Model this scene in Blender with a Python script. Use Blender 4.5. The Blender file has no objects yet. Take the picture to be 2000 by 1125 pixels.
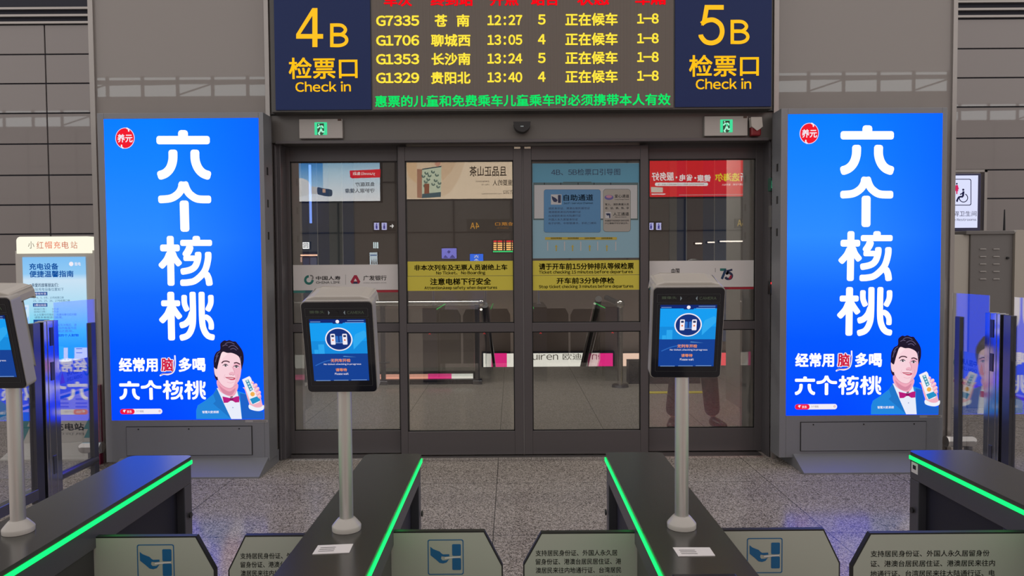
import bpy, math
from mathutils import Vector
from mathutils.geometry import tessellate_polygon

# ------------------------------------------------------------------ camera, world, exposure
SC = bpy.context.scene
F = 1389.0                                   # focal length for a 2000 px wide frame
PITCH, ROLL, CAM_Z = math.radians(2.06), math.radians(0.40), 1.6
fwd = Vector((0, math.cos(PITCH), -math.sin(PITCH)))
up0 = Vector((0, math.sin(PITCH), math.cos(PITCH)))
r0 = Vector((1, 0, 0))
IR = math.cos(ROLL) * r0 - math.sin(ROLL) * up0
IU = math.sin(ROLL) * r0 + math.cos(ROLL) * up0
cam_data = bpy.data.cameras.new('camera')
cam_data.sensor_width = 36.0
cam_data.lens = 36.0 * F / 2000.0
cam_data.clip_start = 0.05
cam_data.clip_end = 300
cam = bpy.data.objects.new('camera', cam_data)
SC.collection.objects.link(cam)
from mathutils import Matrix
cam.matrix_world = Matrix(((IR.x, IU.x, -fwd.x, 0), (IR.y, IU.y, -fwd.y, 0), (IR.z, IU.z, -fwd.z, CAM_Z), (0, 0, 0, 1)))
SC.camera = cam

world = bpy.data.worlds.new('hall_daylight')
SC.world = world
world.use_nodes = True
wb = world.node_tree.nodes['Background']
wb.inputs[0].default_value = (0.86, 0.80, 0.77, 1)
wb.inputs[1].default_value = 1.0
SC.view_settings.view_transform = 'Standard'
SC.view_settings.look = 'None'
SC.view_settings.exposure = 0.0
SC.view_settings.gamma = 1.0
SC.view_settings.use_curve_mapping = False
SC.cycles.max_bounces = 10
SC.cycles.transparent_max_bounces = 24
SC.cycles.glossy_bounces = 6
SC.cycles.sample_clamp_indirect = 4.0
SC.cycles.caustics_reflective = False
SC.cycles.use_denoising = True

def area_light(name, loc, sx, sy, power, col):
    d = bpy.data.lights.new(name, 'AREA')
    d.shape = 'RECTANGLE'; d.size = sx; d.size_y = sy; d.energy = power; d.color = col
    o = bpy.data.objects.new(name, d); o.location = loc
    SC.collection.objects.link(o)
    return o
# fill lights added to brighten the lobby floor, unseen above the panes
area_light('lobby_fill', (-1.6, 8.4, 3.55), 2.4, 0.5, 48, (1.0, 0.96, 0.88))
area_light('lobby_fill', (1.6, 8.4, 3.55), 2.4, 0.5, 44, (1.0, 0.96, 0.88))

# ------------------------------------------------------------------ pixel -> point on a plane of constant depth
def P(px, py, Y):
    ray = fwd + IR * ((px - 1000.0) / F) + IU * ((562.5 - py) / F)
    s = Y / ray.y
    return Vector((ray.x * s, Y, CAM_Z + ray.z * s))
def R(x0, y0, x1, y1, Y):                     # pixel box -> world (x0, z0, x1, z1), upright
    xm, ym = (x0 + x1) / 2, (y0 + y1) / 2
    return P(x0, ym, Y).x, P(xm, y1, Y).z, P(x1, ym, Y).x, P(xm, y0, Y).z

# ------------------------------------------------------------------ materials
def lin(h):
    h = h.lstrip('#')
    out = []
    for k in (0, 2, 4):
        c = int(h[k:k + 2], 16) / 255
        out.append(c / 12.92 if c <= 0.04045 else ((c + 0.055) / 1.055) ** 2.4)
    return out
MATS = {}
def new_mat(name):
    m = bpy.data.materials.new(name); m.use_nodes = True
    return m, m.node_tree, m.node_tree.nodes['Principled BSDF']
def D(name, col, rough=0.5, metal=0.0, spec=0.5, noise=0.0, scale=20.0, coat=0.0):
    if name in MATS: return MATS[name]
    m, nt, b = new_mat(name)
    c = lin(col) if isinstance(col, str) else list(col)
    b.inputs['Base Color'].default_value = (*c, 1)
    b.inputs['Roughness'].default_value = rough
    b.inputs['Metallic'].default_value = metal
    b.inputs['Specular IOR Level'].default_value = spec
    b.inputs['Coat Weight'].default_value = coat
    b.inputs['Coat Roughness'].default_value = 0.03
    if noise:
        tc = nt.nodes.new('ShaderNodeTexCoord'); n = nt.nodes.new('ShaderNodeTexNoise')
        n.inputs['Scale'].default_value = scale; n.inputs['Detail'].default_value = 4
        nt.links.new(tc.outputs['Object'], n.inputs['Vector'])
        mr = nt.nodes.new('ShaderNodeMapRange')
        mr.inputs[3].default_value = max(0.02, rough - noise); mr.inputs[4].default_value = min(1, rough + noise)
        nt.links.new(n.outputs['Fac'], mr.inputs[0]); nt.links.new(mr.outputs[0], b.inputs['Roughness'])
    MATS[name] = m
    return m
def E(col, s=1.0):
    name = 'lit_%s_%g' % (col.lstrip('#'), s)
    if name in MATS: return MATS[name]
    m, nt, b = new_mat(name)
    c = lin(col)
    b.inputs['Base Color'].default_value = (0.01, 0.01, 0.01, 1)
    b.inputs['Roughness'].default_value = 0.35; b.inputs['Specular IOR Level'].default_value = 0.1
    b.inputs['Emission Color'].default_value = (*c, 1)
    b.inputs['Emission Strength'].default_value = s
    MATS[name] = m
    return m
def EL(name, c, s=1.0):                       # emission given in linear values (LED primaries brighter than display white)
    if name in MATS: return MATS[name]
    m, nt, b = new_mat(name)
    b.inputs['Base Color'].default_value = (0.01, 0.01, 0.01, 1)
    b.inputs['Emission Color'].default_value = (*c, 1)
    b.inputs['Emission Strength'].default_value = s
    MATS[name] = m
    return m
def glass(name, tint, refl):
    if name in MATS: return MATS[name]
    m = bpy.data.materials.new(name); m.use_nodes = True
    nt = m.node_tree; nt.nodes.clear()
    out = nt.nodes.new('ShaderNodeOutputMaterial'); mix = nt.nodes.new('ShaderNodeMixShader')
    tr = nt.nodes.new('ShaderNodeBsdfTransparent'); gl = nt.nodes.new('ShaderNodeBsdfGlossy')
    tr.inputs[0].default_value = (*tint, 1); gl.inputs['Roughness'].default_value = 0.0
    gl.inputs['Color'].default_value = (1, 1, 1, 1)
    lw = nt.nodes.new('ShaderNodeLayerWeight'); lw.inputs['Blend'].default_value = 0.5
    mr = nt.nodes.new('ShaderNodeMapRange')
    mr.inputs[3].default_value = refl; mr.inputs[4].default_value = 0.85
    pw = nt.nodes.new('ShaderNodeMath'); pw.operation = 'POWER'; pw.inputs[1].default_value = 4.0
    nt.links.new(lw.outputs['Facing'], pw.inputs[0]); nt.links.new(pw.outputs[0], mr.inputs[0])
    nt.links.new(mr.outputs[0], mix.inputs[0])
    nt.links.new(tr.outputs[0], mix.inputs[1]); nt.links.new(gl.outputs[0], mix.inputs[2])
    nt.links.new(mix.outputs[0], out.inputs[0])
    MATS[name] = m
    return m
def grad_emit(name, stops, axis='Z', s=1.0, right=None):
    """screen picture: colour ramp along the generated axis (linear colours), optional tint toward +X"""
    m, nt, b = new_mat(name)
    tc = nt.nodes.new('ShaderNodeTexCoord'); sp = nt.nodes.new('ShaderNodeSeparateXYZ'); cr = nt.nodes.new('ShaderNodeValToRGB')
    nt.links.new(tc.outputs['Generated'], sp.inputs[0]); nt.links.new(sp.outputs[axis], cr.inputs[0])
    el = cr.color_ramp.elements
    while len(el) < len(stops): el.new(0.5)
    for e, (p, c) in zip(el, stops): e.position = p; e.color = (*c, 1)
    src = cr.outputs[0]
    if right:
        ramp2 = nt.nodes.new('ShaderNodeValToRGB'); ramp2.color_ramp.elements[0].position = 0.35
        ramp2.color_ramp.elements[0].color = (0, 0, 0, 1); ramp2.color_ramp.elements[1].color = (0.8, 0.8, 0.8, 1)
        nt.links.new(sp.outputs['X'], ramp2.inputs[0])
        mx = nt.nodes.new('ShaderNodeMix'); mx.data_type = 'RGBA'
        nt.links.new(ramp2.outputs[0], mx.inputs[0]); nt.links.new(src, mx.inputs[6])
        mx.inputs[7].default_value = (*right, 1); src = mx.outputs[2]
    b.inputs['Base Color'].default_value = (0.01, 0.01, 0.01, 1)
    b.inputs['Roughness'].default_value = 0.3
    b.inputs['Specular IOR Level'].default_value = 0.05; b.inputs['Base Color'].default_value = (0.002, 0.002, 0.002, 1)
    nt.links.new(src, b.inputs['Emission Color']); b.inputs['Emission Strength'].default_value = s
    return m

def granite(name='speckled_granite', dark=1.0, shine=0.17):
    m, nt, b = new_mat(name)
    tc = nt.nodes.new('ShaderNodeTexCoord')
    v = nt.nodes.new('ShaderNodeTexVoronoi'); v.inputs['Scale'].default_value = 165
    n = nt.nodes.new('ShaderNodeTexNoise'); n.inputs['Scale'].default_value = 260; n.inputs['Detail'].default_value = 3
    n2 = nt.nodes.new('ShaderNodeTexNoise'); n2.inputs['Scale'].default_value = 1.3
    for x in (v, n, n2): nt.links.new(tc.outputs['Object'], x.inputs['Vector'])
    sep = nt.nodes.new('ShaderNodeSeparateColor'); nt.links.new(v.outputs['Color'], sep.inputs[0])
    add = nt.nodes.new('ShaderNodeMath'); add.operation = 'ADD'
    nt.links.new(sep.outputs[0], add.inputs[0]); nt.links.new(n.outputs['Fac'], add.inputs[1])
    cr = nt.nodes.new('ShaderNodeValToRGB')
    el = cr.color_ramp.elements
    el[0].position = 0.42; el[0].color = (0.075, 0.064, 0.056, 1)
    el[1].position = 0.60; el[1].color = (0.25, 0.22, 0.195, 1)
    e = el.new(0.85); e.color = (0.45, 0.40, 0.36, 1)
    e = el.new(1.0); e.color = (0.56, 0.505, 0.46, 1)
    half = nt.nodes.new('ShaderNodeMath'); half.operation = 'MULTIPLY'; half.inputs[1].default_value = 0.72
    nt.links.new(add.outputs[0], half.inputs[0]); nt.links.new(half.outputs[0], cr.inputs[0])
    sx = nt.nodes.new('ShaderNodeSeparateXYZ'); nt.links.new(tc.outputs['Object'], sx.inputs[0])
    def joint(out, off, size):
        a = nt.nodes.new('ShaderNodeMath'); a.operation = 'SUBTRACT'; a.inputs[1].default_value = off; nt.links.new(out, a.inputs[0])
        p = nt.nodes.new('ShaderNodeMath'); p.operation = 'PINGPONG'; p.inputs[1].default_value = size / 2; nt.links.new(a.outputs[0], p.inputs[0])
        l = nt.nodes.new('ShaderNodeMath'); l.operation = 'LESS_THAN'; l.inputs[1].default_value = 0.0024; nt.links.new(p.outputs[0], l.inputs[0])
        return l.outputs[0]
    mx = nt.nodes.new('ShaderNodeMath'); mx.operation = 'MAXIMUM'
    nt.links.new(joint(sx.outputs['X'], -0.12, 0.985), mx.inputs[0]); nt.links.new(joint(sx.outputs['Y'], 4.12, 0.985), mx.inputs[1])
    mix = nt.nodes.new('ShaderNodeMix'); mix.data_type = 'RGBA'
    nt.links.new(mx.outputs[0], mix.inputs[0]); nt.links.new(cr.outputs[0], mix.inputs[6]); mix.inputs[7].default_value = (0.03, 0.027, 0.026, 1)
    df = nt.nodes.new('ShaderNodeBsdfDiffuse'); gl = nt.nodes.new('ShaderNodeBsdfGlossy'); ms = nt.nodes.new('ShaderNodeMixShader')
    avg = nt.nodes.new('ShaderNodeMix'); avg.data_type = 'RGBA'; avg.inputs[0].default_value = dark
    avg.inputs[6].default_value = (0.24, 0.225, 0.20, 1); nt.links.new(mix.outputs[2], avg.inputs[7])
    nt.links.new(avg.outputs[2], df.inputs['Color'])
    mr = nt.nodes.new('ShaderNodeMapRange'); mr.inputs[3].default_value = 0.12; mr.inputs[4].default_value = 0.2
    nt.links.new(n2.outputs['Fac'], mr.inputs[0]); nt.links.new(mr.outputs[0], gl.inputs['Roughness'])
    ms.inputs[0].default_value = shine
    nt.links.new(df.outputs[0], ms.inputs[1]); nt.links.new(gl.outputs[0], ms.inputs[2])
    nt.links.new(ms.outputs[0], nt.nodes['Material Output'].inputs['Surface']); nt.nodes.remove(b)
    return m

def led_cells():
    m, nt, b = new_mat('led_matrix_face')
    tc = nt.nodes.new('ShaderNodeTexCoord'); s = nt.nodes.new('ShaderNodeSeparateXYZ'); nt.links.new(tc.outputs['Object'], s.inputs[0])
    p = nt.nodes.new('ShaderNodeMath'); p.operation = 'PINGPONG'; p.inputs[1].default_value = 0.0055; nt.links.new(s.outputs['X'], p.inputs[0])
    l = nt.nodes.new('ShaderNodeMath'); l.operation = 'LESS_THAN'; l.inputs[1].default_value = 0.0018; nt.links.new(p.outputs[0], l.inputs[0])
    mix = nt.nodes.new('ShaderNodeMix'); mix.data_type = 'RGBA'; nt.links.new(l.outputs[0], mix.inputs[0])
    mix.inputs[6].default_value = (0.205, 0.17, 0.145, 1); mix.inputs[7].default_value = (0.11, 0.092, 0.075, 1)
    nt.links.new(mix.outputs[2], b.inputs['Base Color']); b.inputs['Roughness'].default_value = 0.5
    return m

# ------------------------------------------------------------------ mesh collector
LOC = {}
def catmull(p, closed=False, n=5):
    q = []
    N = len(p)
    for i in range(N if closed else N - 1):
        g = (lambda k: p[k % N]) if closed else (lambda k: p[min(max(k, 0), N - 1)])
        a, b, c, d = g(i - 1), g(i), g(i + 1), g(i + 2)
        for k in range(n):
            t = k / n
            q.append(tuple(0.5 * (2 * b[j] + (c[j] - a[j]) * t + (2 * a[j] - 5 * b[j] + 4 * c[j] - d[j]) * t * t + (3 * b[j] - a[j] - 3 * c[j] + d[j]) * t ** 3) for j in (0, 1)))
    if not closed: q.append(tuple(p[-1]))
    return q
GLY = {}
def one_glyph(ch):
    """outline of a single character: ASCII is taken from the full-width forms so that it matches the sans lettering"""
    if ch not in GLY:
        c = bpy.data.curves.new('lettering', 'FONT'); c.body = chr(ord(ch) + 0xFEE0) if 33 <= ord(ch) <= 126 else ch; c.resolution_u = 3
        o = bpy.data.objects.new('lettering', c)
        me = bpy.data.meshes.new_from_object(o)
        v = [(q.co.x, q.co.y) for q in me.vertices]; f = [tuple(q.vertices) for q in me.polygons]
        bpy.data.objects.remove(o); bpy.data.curves.remove(c); bpy.data.meshes.remove(me)
        GLY[ch] = (v, f)
    return GLY[ch]
def ink(v): return min(q[0] for q in v), max(q[0] for q in v)
EM = []
TXT = {}
def glyphs(s, bold, mono=False):
    k = (s, bold, mono)
    if k not in TXT:
        if not EM:
            c = bpy.data.curves.new('lettering', 'FONT'); w = []
            for t in ('口', '口口'):
                c.body = t; o = bpy.data.objects.new('lettering', c); me = bpy.data.meshes.new_from_object(o)
                w.append(max(q.co.x for q in me.vertices)); bpy.data.objects.remove(o); bpy.data.meshes.remove(me)
            bpy.data.curves.remove(c); EM.append(w[1] - w[0])
        em = EM[0]; x = 0.0; V = []; FF = []
        d = bold * .6
        offs = [(0, 0)] if bold <= 0 else ([(d, d), (-d, d), (d, -d), (-d, -d)] if bold < .03 else [(d * 1.3 * math.cos(a * .7854 + .39), d * 1.3 * math.sin(a * .7854 + .39)) for a in range(8)] + [(0, 0)])
        for ch in s:
            if ch == ' ': x += em * (.62 if mono else .26); continue
            v, f = one_glyph(ch)
            if 33 <= ord(ch) <= 126:
                a, b = ink(v)
                if mono: dx = x + em * .31 - (a + b) / 2; adv = em * .62
                else: dx = x + em * .045 - a; adv = (b - a) + em * .09
            else: dx = x; adv = em
            for ox, oy in offs:
                o = len(V); V += [(p + dx + ox, q + oy) for p, q in v]; FF += [tuple(t + o for t in g) for g in f]
            x += adv
        xs = [q[0] for q in V]; ys = [q[1] for q in V]
        TXT[k] = (V, FF, (min(xs), min(ys), max(xs), max(ys)))
    return TXT[k]

class M:
    def __init__(s): s.v = []; s.f = []; s.mi = []; s.mats = []
    def slot(s, m):
        if m not in s.mats: s.mats.append(m)
        return s.mats.index(m)
    def add(s, vs, fs, m):
        o = len(s.v); k = s.slot(m)
        s.v += [tuple(q) for q in vs]
        for f in fs: s.f.append(tuple(i + o for i in f)); s.mi.append(k)
    def box(s, x0, y0, z0, x1, y1, z1, m):
        x0, x1 = sorted((x0, x1)); y0, y1 = sorted((y0, y1)); z0, z1 = sorted((z0, z1))
        v = [(x, y, z) for x in (x0, x1) for y in (y0, y1) for z in (z0, z1)]
        s.add(v, [(0, 1, 3, 2), (4, 6, 7, 5), (0, 4, 5, 1), (2, 3, 7, 6), (0, 2, 6, 4), (1, 5, 7, 3)], m)
    def flat(s, pts, y, m, T=None):           # filled outline in the XZ plane at depth y; or through T(u, v, layer)
        tri = tessellate_polygon([[Vector((a, b, 0)) for a, b in pts]])
        vs = [T(a, b, y) for a, b in pts] if T else [(a, y, b) for a, b in pts]
        s.add(vs, [tuple(t) for t in tri], m)
    def rect(s, x0, z0, x1, z1, y, m, T=None): s.flat([(x0, z0), (x1, z0), (x1, z1), (x0, z1)], y, m, T)
    def prism(s, pts, axis, a, b, m):         # outline extruded along an axis; pts are the other two coordinates in order
        def mk(p, t): return {'x': (t, p[0], p[1]), 'y': (p[0], t, p[1]), 'z': (p[0], p[1], t)}[axis]
        n = len(pts)
        tri = tessellate_polygon([[Vector((q[0], q[1], 0)) for q in pts]])
        vs = [mk(q, a) for q in pts] + [mk(q, b) for q in pts]
        fs = [tuple(t) for t in tri] + [tuple(n + i for i in reversed(t)) for t in tri]
        fs += [(i, (i + 1) % n, n + (i + 1) % n, n + i) for i in range(n)]
        s.add(vs, fs, m)
    def cyl(s, p0, p1, ra, rb=None, m=None, n=24):
        rb = ra if rb is None else rb
        p0, p1 = Vector(p0), Vector(p1); d = (p1 - p0).normalized()
        a = d.orthogonal().normalized(); b = d.cross(a)
        vs = []
        for p, r in ((p0, ra), (p1, rb)):
            for i in range(n):
                t = 2 * math.pi * i / n; vs.append(p + (a * math.cos(t) + b * math.sin(t)) * r)
        fs = [(i, (i + 1) % n, n + (i + 1) % n, n + i) for i in range(n)] + [tuple(range(n - 1, -1, -1)), tuple(range(n, 2 * n))]
        s.add(vs, fs, m)
    def tube(s, pts, r, m, n=16):
        for i in range(len(pts) - 1): s.cyl(pts[i], pts[i + 1], r, r, m, n)
        for p in pts[1:-1]: s.ball(p, r, m, n)
    def ball(s, c, r, m, n=16, sz=1.0):
        vs = []; h = n // 2
        for j in range(h + 1):
            ph = math.pi * j / h
            for i in range(n):
                t = 2 * math.pi * i / n
                vs.append((c[0] + r * math.sin(ph) * math.cos(t), c[1] + r * math.sin(ph) * math.sin(t), c[2] + r * sz * math.cos(ph)))
        s.add(vs, [(j * n + i, j * n + (i + 1) % n, (j + 1) * n + (i + 1) % n, (j + 1) * n + i) for j in range(h) for i in range(n)], m)
    def lathe(s, c, prof, m, n=32):
        vs = [(c[0] + r * math.cos(2 * math.pi * i / n), c[1] + r * math.sin(2 * math.pi * i / n), c[2] + z) for r, z in prof for i in range(n)]
        s.add(vs, [(j * n + i, j * n + (i + 1) % n, (j + 1) * n + (i + 1) % n, (j + 1) * n + i) for j in range(len(prof) - 1) for i in range(n)], m)
    def ribbon(s, pts, w, y, m, T=None, cap=0.3, smooth=True, n=5):
        p = catmull(pts, n=n) if smooth and len(pts) > 2 else [tuple(q) for q in pts]
        ws = [w] * len(p)
        def lerp(a, b, d):
            L = math.hypot(b[0] - a[0], b[1] - a[1]) or 1
            return (a[0] + (b[0] - a[0]) * d / L, a[1] + (b[1] - a[1]) * d / L)
        if cap > 0:
            c = cap * w
            a, b = p[0], p[-1]
            keep = [k for k in p[1:-1] if math.dist(k, a) > c * 1.1 and math.dist(k, b) > c * 1.1]
            if len(p) > 3 and keep: p = [a] + keep + [b]
            p = [a, lerp(a, p[1], c * .3), lerp(a, p[1], c)] + p[1:-1] + [lerp(b, p[-2], c), lerp(b, p[-2], c * .3), b]
            ws = [w - 2 * c, w - .6 * c, w] + [w] * (len(p) - 6) + [w, w - .6 * c, w - 2 * c]
        vs = []
        for i in range(len(p)):
            a = p[max(i - 1, 0)]; b = p[min(i + 1, len(p) - 1)]
            dx, dy = b[0] - a[0], b[1] - a[1]; L = math.hypot(dx, dy) or 1
            nx, ny = -dy / L, dx / L
            for sg in (1, -1):
                q = (p[i][0] + nx * ws[i] / 2 * sg, p[i][1] + ny * ws[i] / 2 * sg)
                vs.append(T(q[0], q[1], y) if T else (q[0], y, q[1]))
        s.add(vs, [(2 * i, 2 * i + 1, 2 * i + 3, 2 * i + 2) for i in range(len(p) - 1)], m)
    def text(s, t, x0, z0, x1, z1, y, m, bold=0.0, mirror=False, T=None, mono=False):
        v, f, (a, b, c, d) = glyphs(t, bold, mono)
        kx, kz = (x1 - x0) / (c - a), (z1 - z0) / (d - b)
        if mirror: vs = [(x1 - (p - a) * kx, z0 + (q - b) * kz) for p, q in v]
        else: vs = [(x0 + (p - a) * kx, z0 + (q - b) * kz) for p, q in v]
        s.add([T(p, q, y) for p, q in vs] if T else [(p, y, q) for p, q in vs], f, m)
    def build(s, name, parent=None, bevel=0.0, smooth=False, loc=None):
        base = LOC[parent.name] if parent else Vector(loc if loc else (0, 0, 0))
        me = bpy.data.meshes.new(name)
        me.from_pydata([(a - base.x, b - base.y, c - base.z) for a, b, c in s.v], [], s.f)
        for m in s.mats: me.materials.append(m)
        me.polygons.foreach_set('material_index', s.mi)
        if smooth: me.polygons.foreach_set('use_smooth', [True] * len(me.polygons))
        me.update()
        o = bpy.data.objects.new(name, me); SC.collection.objects.link(o)
        if parent: o.parent = parent
        else: o.location = base
        LOC[o.name] = base
        if smooth:
            import bmesh
            bm = bmesh.new(); bm.from_mesh(me)
            bmesh.ops.remove_doubles(bm, verts=bm.verts, dist=1e-5)
            bmesh.ops.recalc_face_normals(bm, faces=bm.faces)
            for e in bm.edges:
                if len(e.link_faces) == 2 and e.calc_face_angle(0) > 0.6: e.smooth = False
            bm.to_mesh(me); bm.free()
        if bevel:
            md = o.modifiers.new('edge_round', 'BEVEL'); md.width = bevel; md.segments = 3; md.limit_method = 'ANGLE'
        return o
def circ(cx, cz, r, n=32, rz=None): return [(cx + r * math.cos(2 * math.pi * i / n), cz + (rz or r) * math.sin(2 * math.pi * i / n)) for i in range(n)]
def rrect(x0, z0, x1, z1, r, n=6):
    out = []
    for cx, cz, a in ((x1 - r, z0 + r, -90), (x1 - r, z1 - r, 0), (x0 + r, z1 - r, 90), (x0 + r, z0 + r, 180)):
        for i in range(n + 1):
            t = math.radians(a + 90 * i / n); out.append((cx + r * math.cos(t), cz + r * math.sin(t)))
    return out
def tag(o, label, cat, group=None):
    o['label'] = label; o['category'] = cat
    if group: o['group'] = group
    return o
def thing(name, loc, label, cat, group=None):
    o = bpy.data.objects.new(name, None); SC.collection.objects.link(o)
    o.location = loc; o.empty_display_size = 0.1
    LOC[o.name] = Vector(loc)
    return tag(o, label, cat, group)
def struct(o): o['kind'] = 'structure'; return o

# ------------------------------------------------------------------ material palette
m_pillar = D('grey_glossy_cladding', (0.34, 0.315, 0.30), 0.012, 0, 0.5)
m_wall = D('grey_wall_panel', (0.32, 0.295, 0.29), 0.015, 0, 0.5)
m_joint = D('dark_joint', (0.013, 0.015, 0.030), 0.6)
m_trim = D('brushed_trim', (0.45, 0.42, 0.40), 0.3, 0.6)
m_portal = D('charcoal_painted_metal', (0.12, 0.112, 0.12), 0.32, 0.2)
m_header = D('header_metal', (0.155, 0.145, 0.135), 0.34, 0.2)
m_door = D('door_frame_metal', (0.115, 0.104, 0.108), 0.36, 0.2)
m_black = D('black_plastic', (0.012, 0.012, 0.014), 0.35)
m_gasket = D('black_gasket', (0.01, 0.01, 0.01), 0.5)
m_steel = D('stainless_steel', (0.62, 0.60, 0.58), 0.22, 1.0)
m_satin = D('satin_pole_steel', (0.74, 0.71, 0.68), 0.38, 0.85)
m_dsteel = D('dark_steel', (0.20, 0.20, 0.22), 0.28, 0.9)
m_kiosk = D('kiosk_grey_metal', (0.265, 0.272, 0.295), 0.38, 0.3)
m_gate = D('gate_dark_metal', (0.10, 0.098, 0.115), 0.36, 0.3)
m_gtop = D('gate_glossy_lid', (0.036, 0.036, 0.032), 0.22, 0.0, 0.9)
m_core = D('gate_black_inner', (0.012, 0.012, 0.02), 0.5)
m_white = D('white_vinyl', (0.80, 0.77, 0.75), 0.45)
m_cream = D('cream_plastic', (0.62, 0.58, 0.53), 0.3)
m_silver = D('silver_plastic', (0.50, 0.48, 0.46), 0.3, 0.2)
m_wing = D('frosted_acrylic', (0.47, 0.49, 0.42), 0.25)
m_wing_edge = D('dark_acrylic_edge', (0.02, 0.02, 0.02), 0.4)
m_ink = D('black_print', (0.012, 0.012, 0.014), 0.5)
m_inkg = D('grey_green_print', (0.05, 0.055, 0.045), 0.5)
m_blueprint = D('blue_print', (0.01, 0.13, 0.32), 0.5)
m_yellow = D('yellow_vinyl', (0.72, 0.62, 0.07), 0.45)
g_door = glass('door_glass', (0.93, 0.93, 0.92), 0.105)
g_fence = glass('fence_glass', (0.95, 0.955, 0.96), 0.15)
m_led = led_cells()
m_orange = E('#FFBE18', 1.05)
m_ledy = E('#FFE040', 1.1)
m_ledg = E('#10E86A', 1.0)
m_ledr = E('#FF0818', 1.0)
m_scrwhite = E('#F2ECF6', 1.0)
m_headwhite = EL('headline_white', (1.3, 1.22, 1.36))
m_green = EL('green_light_bar', (0.0, 1.1, 0.16), 1.6)

# ------------------------------------------------------------------ setting
YF = 5.83                                     # front face of the middle door leaves
f = M()
g = granite()
HOLE_Y = 10.85
f.box(-14, -45, -0.08, 14, 5.95, 0, g)
for a_, b_ in ((-14, -3.6), (3.6, 14)): f.box(a_, 5.95, -0.08, b_, HOLE_Y + 1, 0, g)
struct(f.build('floor'))
f = M(); f.box(-3.6, 5.95, -0.08, 3.6, HOLE_Y, 0, granite('lobby_granite', 0.38, 0.10)); struct(f.build('floor_lobby'))
def panel_wall(name, x0, x1, Y, rows, cols, top, louver_z):
    w = M(); w.box(x0, Y + 0.03, 0, x1, Y + 0.2, top, m_joint)
    zs = [0.0] + rows
    xs = [x0] + cols + [x1]
    for i in range(len(zs) - 1):
        for j in range(len(xs) - 1):
            w.box(xs[j] + 0.012, Y, zs[i] + 0.012, xs[j + 1] - 0.012, Y + 0.03, zs[i + 1] - 0.012, m_wall)
    for z in louver_z: w.box(x0, Y - 0.03, z, x1, Y + 0.02, z + 0.035, m_trim)
    return struct(w.build(name))
YW = 11.6
rz = [P(100, y, YW).z for y in (690, 633, 575, 516, 457, 400, 342, 281, 221, 163, 106, 48)]
panel_wall('wall_left', -14, -4.3, YW, rz, [P(-190, 200, YW).x, P(91, 200, YW).x], 8.5, [P(100, y, YW).z for y in (19, 33, 47)] + [6.1, 6.4, 6.7])
rzr = [P(1900, y, YW).z for y in (690, 633, 575, 516, 457, 388, 332, 270, 209, 152, 95, 37)]
panel_wall('wall_right', 4.3, 14, YW, rzr, [P(2030, 200, YW).x], 8.5, [P(1900, y, YW).z for y in (6, 21, 35)] + [6.1, 6.4, 6.7])

YP = 5.72
def pillar(name, xa, xb):
    p = M(); p.box(xa, YP, 0, xb, YP + 0.9, 8.2, m_pillar)
    p.box(xa - 0.035, YP - 0.02, 0, xa + 0.004, YP + 0.5, 8.2, m_trim)
    p.box(xb - 0.004, YP - 0.02, 0, xb + 0.03, YP + 0.5, 8.2, m_trim)
    return struct(p.build(name))
xl0, xl1 = P(186, 150, YP).x, P(519, 100, YP).x
xr0, xr1 = P(1519, 100, YP).x, P(1859, 150, YP).x
pillar('wall_left_pillar', xl0, xl1)
pillar('wall_right_pillar', xr0, xr1)

# portal: jambs and header around the door
xj0, xj1 = xl1 + 0.03, xr0 - 0.035
_, zh0, _, zh1 = R(540, 217, 1500, 276, 5.72)
t = M()
t.box(xj0, 5.72, zh0, xj1, 6.05, 8.2, m_header)
t.box(xj0 + 0.002, 5.70, zh1 - 0.02, xj1 - 0.002, 5.73, zh1 - 0.008, m_gasket)
t.box(xj0 + 0.04, 5.69, zh0 - 0.012, xj1 - 0.04, 5.73, zh0 + 0.012, m_door)
struct(t.build('trim_1', bevel=0.004))
for nm, a, b in (('trim_2', xj0, P(556, 600, 5.8).x), ('trim_3', P(1497, 600, 5.8).x, xj1)):
    t = M()
    t.box(a, 5.76, 0, b, 6.05, zh0, m_portal)
    w = (b - a)
    t.box(a + w * .25, 5.735, 0, a + w * .55, 5.77, zh0 - .02, m_portal)
    struct(t.build(nm, bevel=0.004))
t = M(); t.box(xj0 + .05, 5.76, 0.0, xj1 - .05, 6.05, 0.008, m_steel); struct(t.build('trim_4'))

# sliding door leaves
def leaf(name, X0, X1, top, gx0, gx1, gt, m0, m1, gb, Y, th=0.05):
    root = bpy.data.objects.new(name, None); SC.collection.objects.link(root); root.location = ((X0 + X1) / 2, Y, 0)
    LOC[root.name] = Vector(root.location); struct(root)
    q = M()
    q.box(X0, Y, 0.012, gx0, Y + th, top, m_door); q.box(gx1, Y, 0.012, X1, Y + th, top, m_door)
    for a, b in ((gt, top), (m0, m1), (0.012, gb)): q.box(gx0, Y, a, gx1, Y + th, b, m_door)
    q.build('frame', root, bevel=0.003)
    k = M(); e = 0.008
    for a, b in ((gb, m0), (m1, gt)):
        for x0, x1, z0, z1 in ((gx0, gx0 + e, a, b), (gx1 - e, gx1, a, b), (gx0, gx1, a, a + e), (gx0, gx1, b - e, b)):
            k.box(x0, Y + .010, z0, x1, Y + .016, z1, m_gasket)
    k.build('gasket', root)
    for a, b in ((m1, gt), (gb, m0)):
        gl = M(); gl.box(gx0, Y + .02, a, gx1, Y + .028, b, g_door); gl.build('pane', root)
    return root
def zz(py, Y, px=1000): return P(px, py, Y).z
def xx(px, Y, py=560): return P(px, py, Y).x
YS = 5.90
LEAF = dict(top=zz(285, YF), gt=zz(313, YF), m1=zz(631, YF), m0=zz(648, YF), gb=zz(842, YF))
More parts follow.
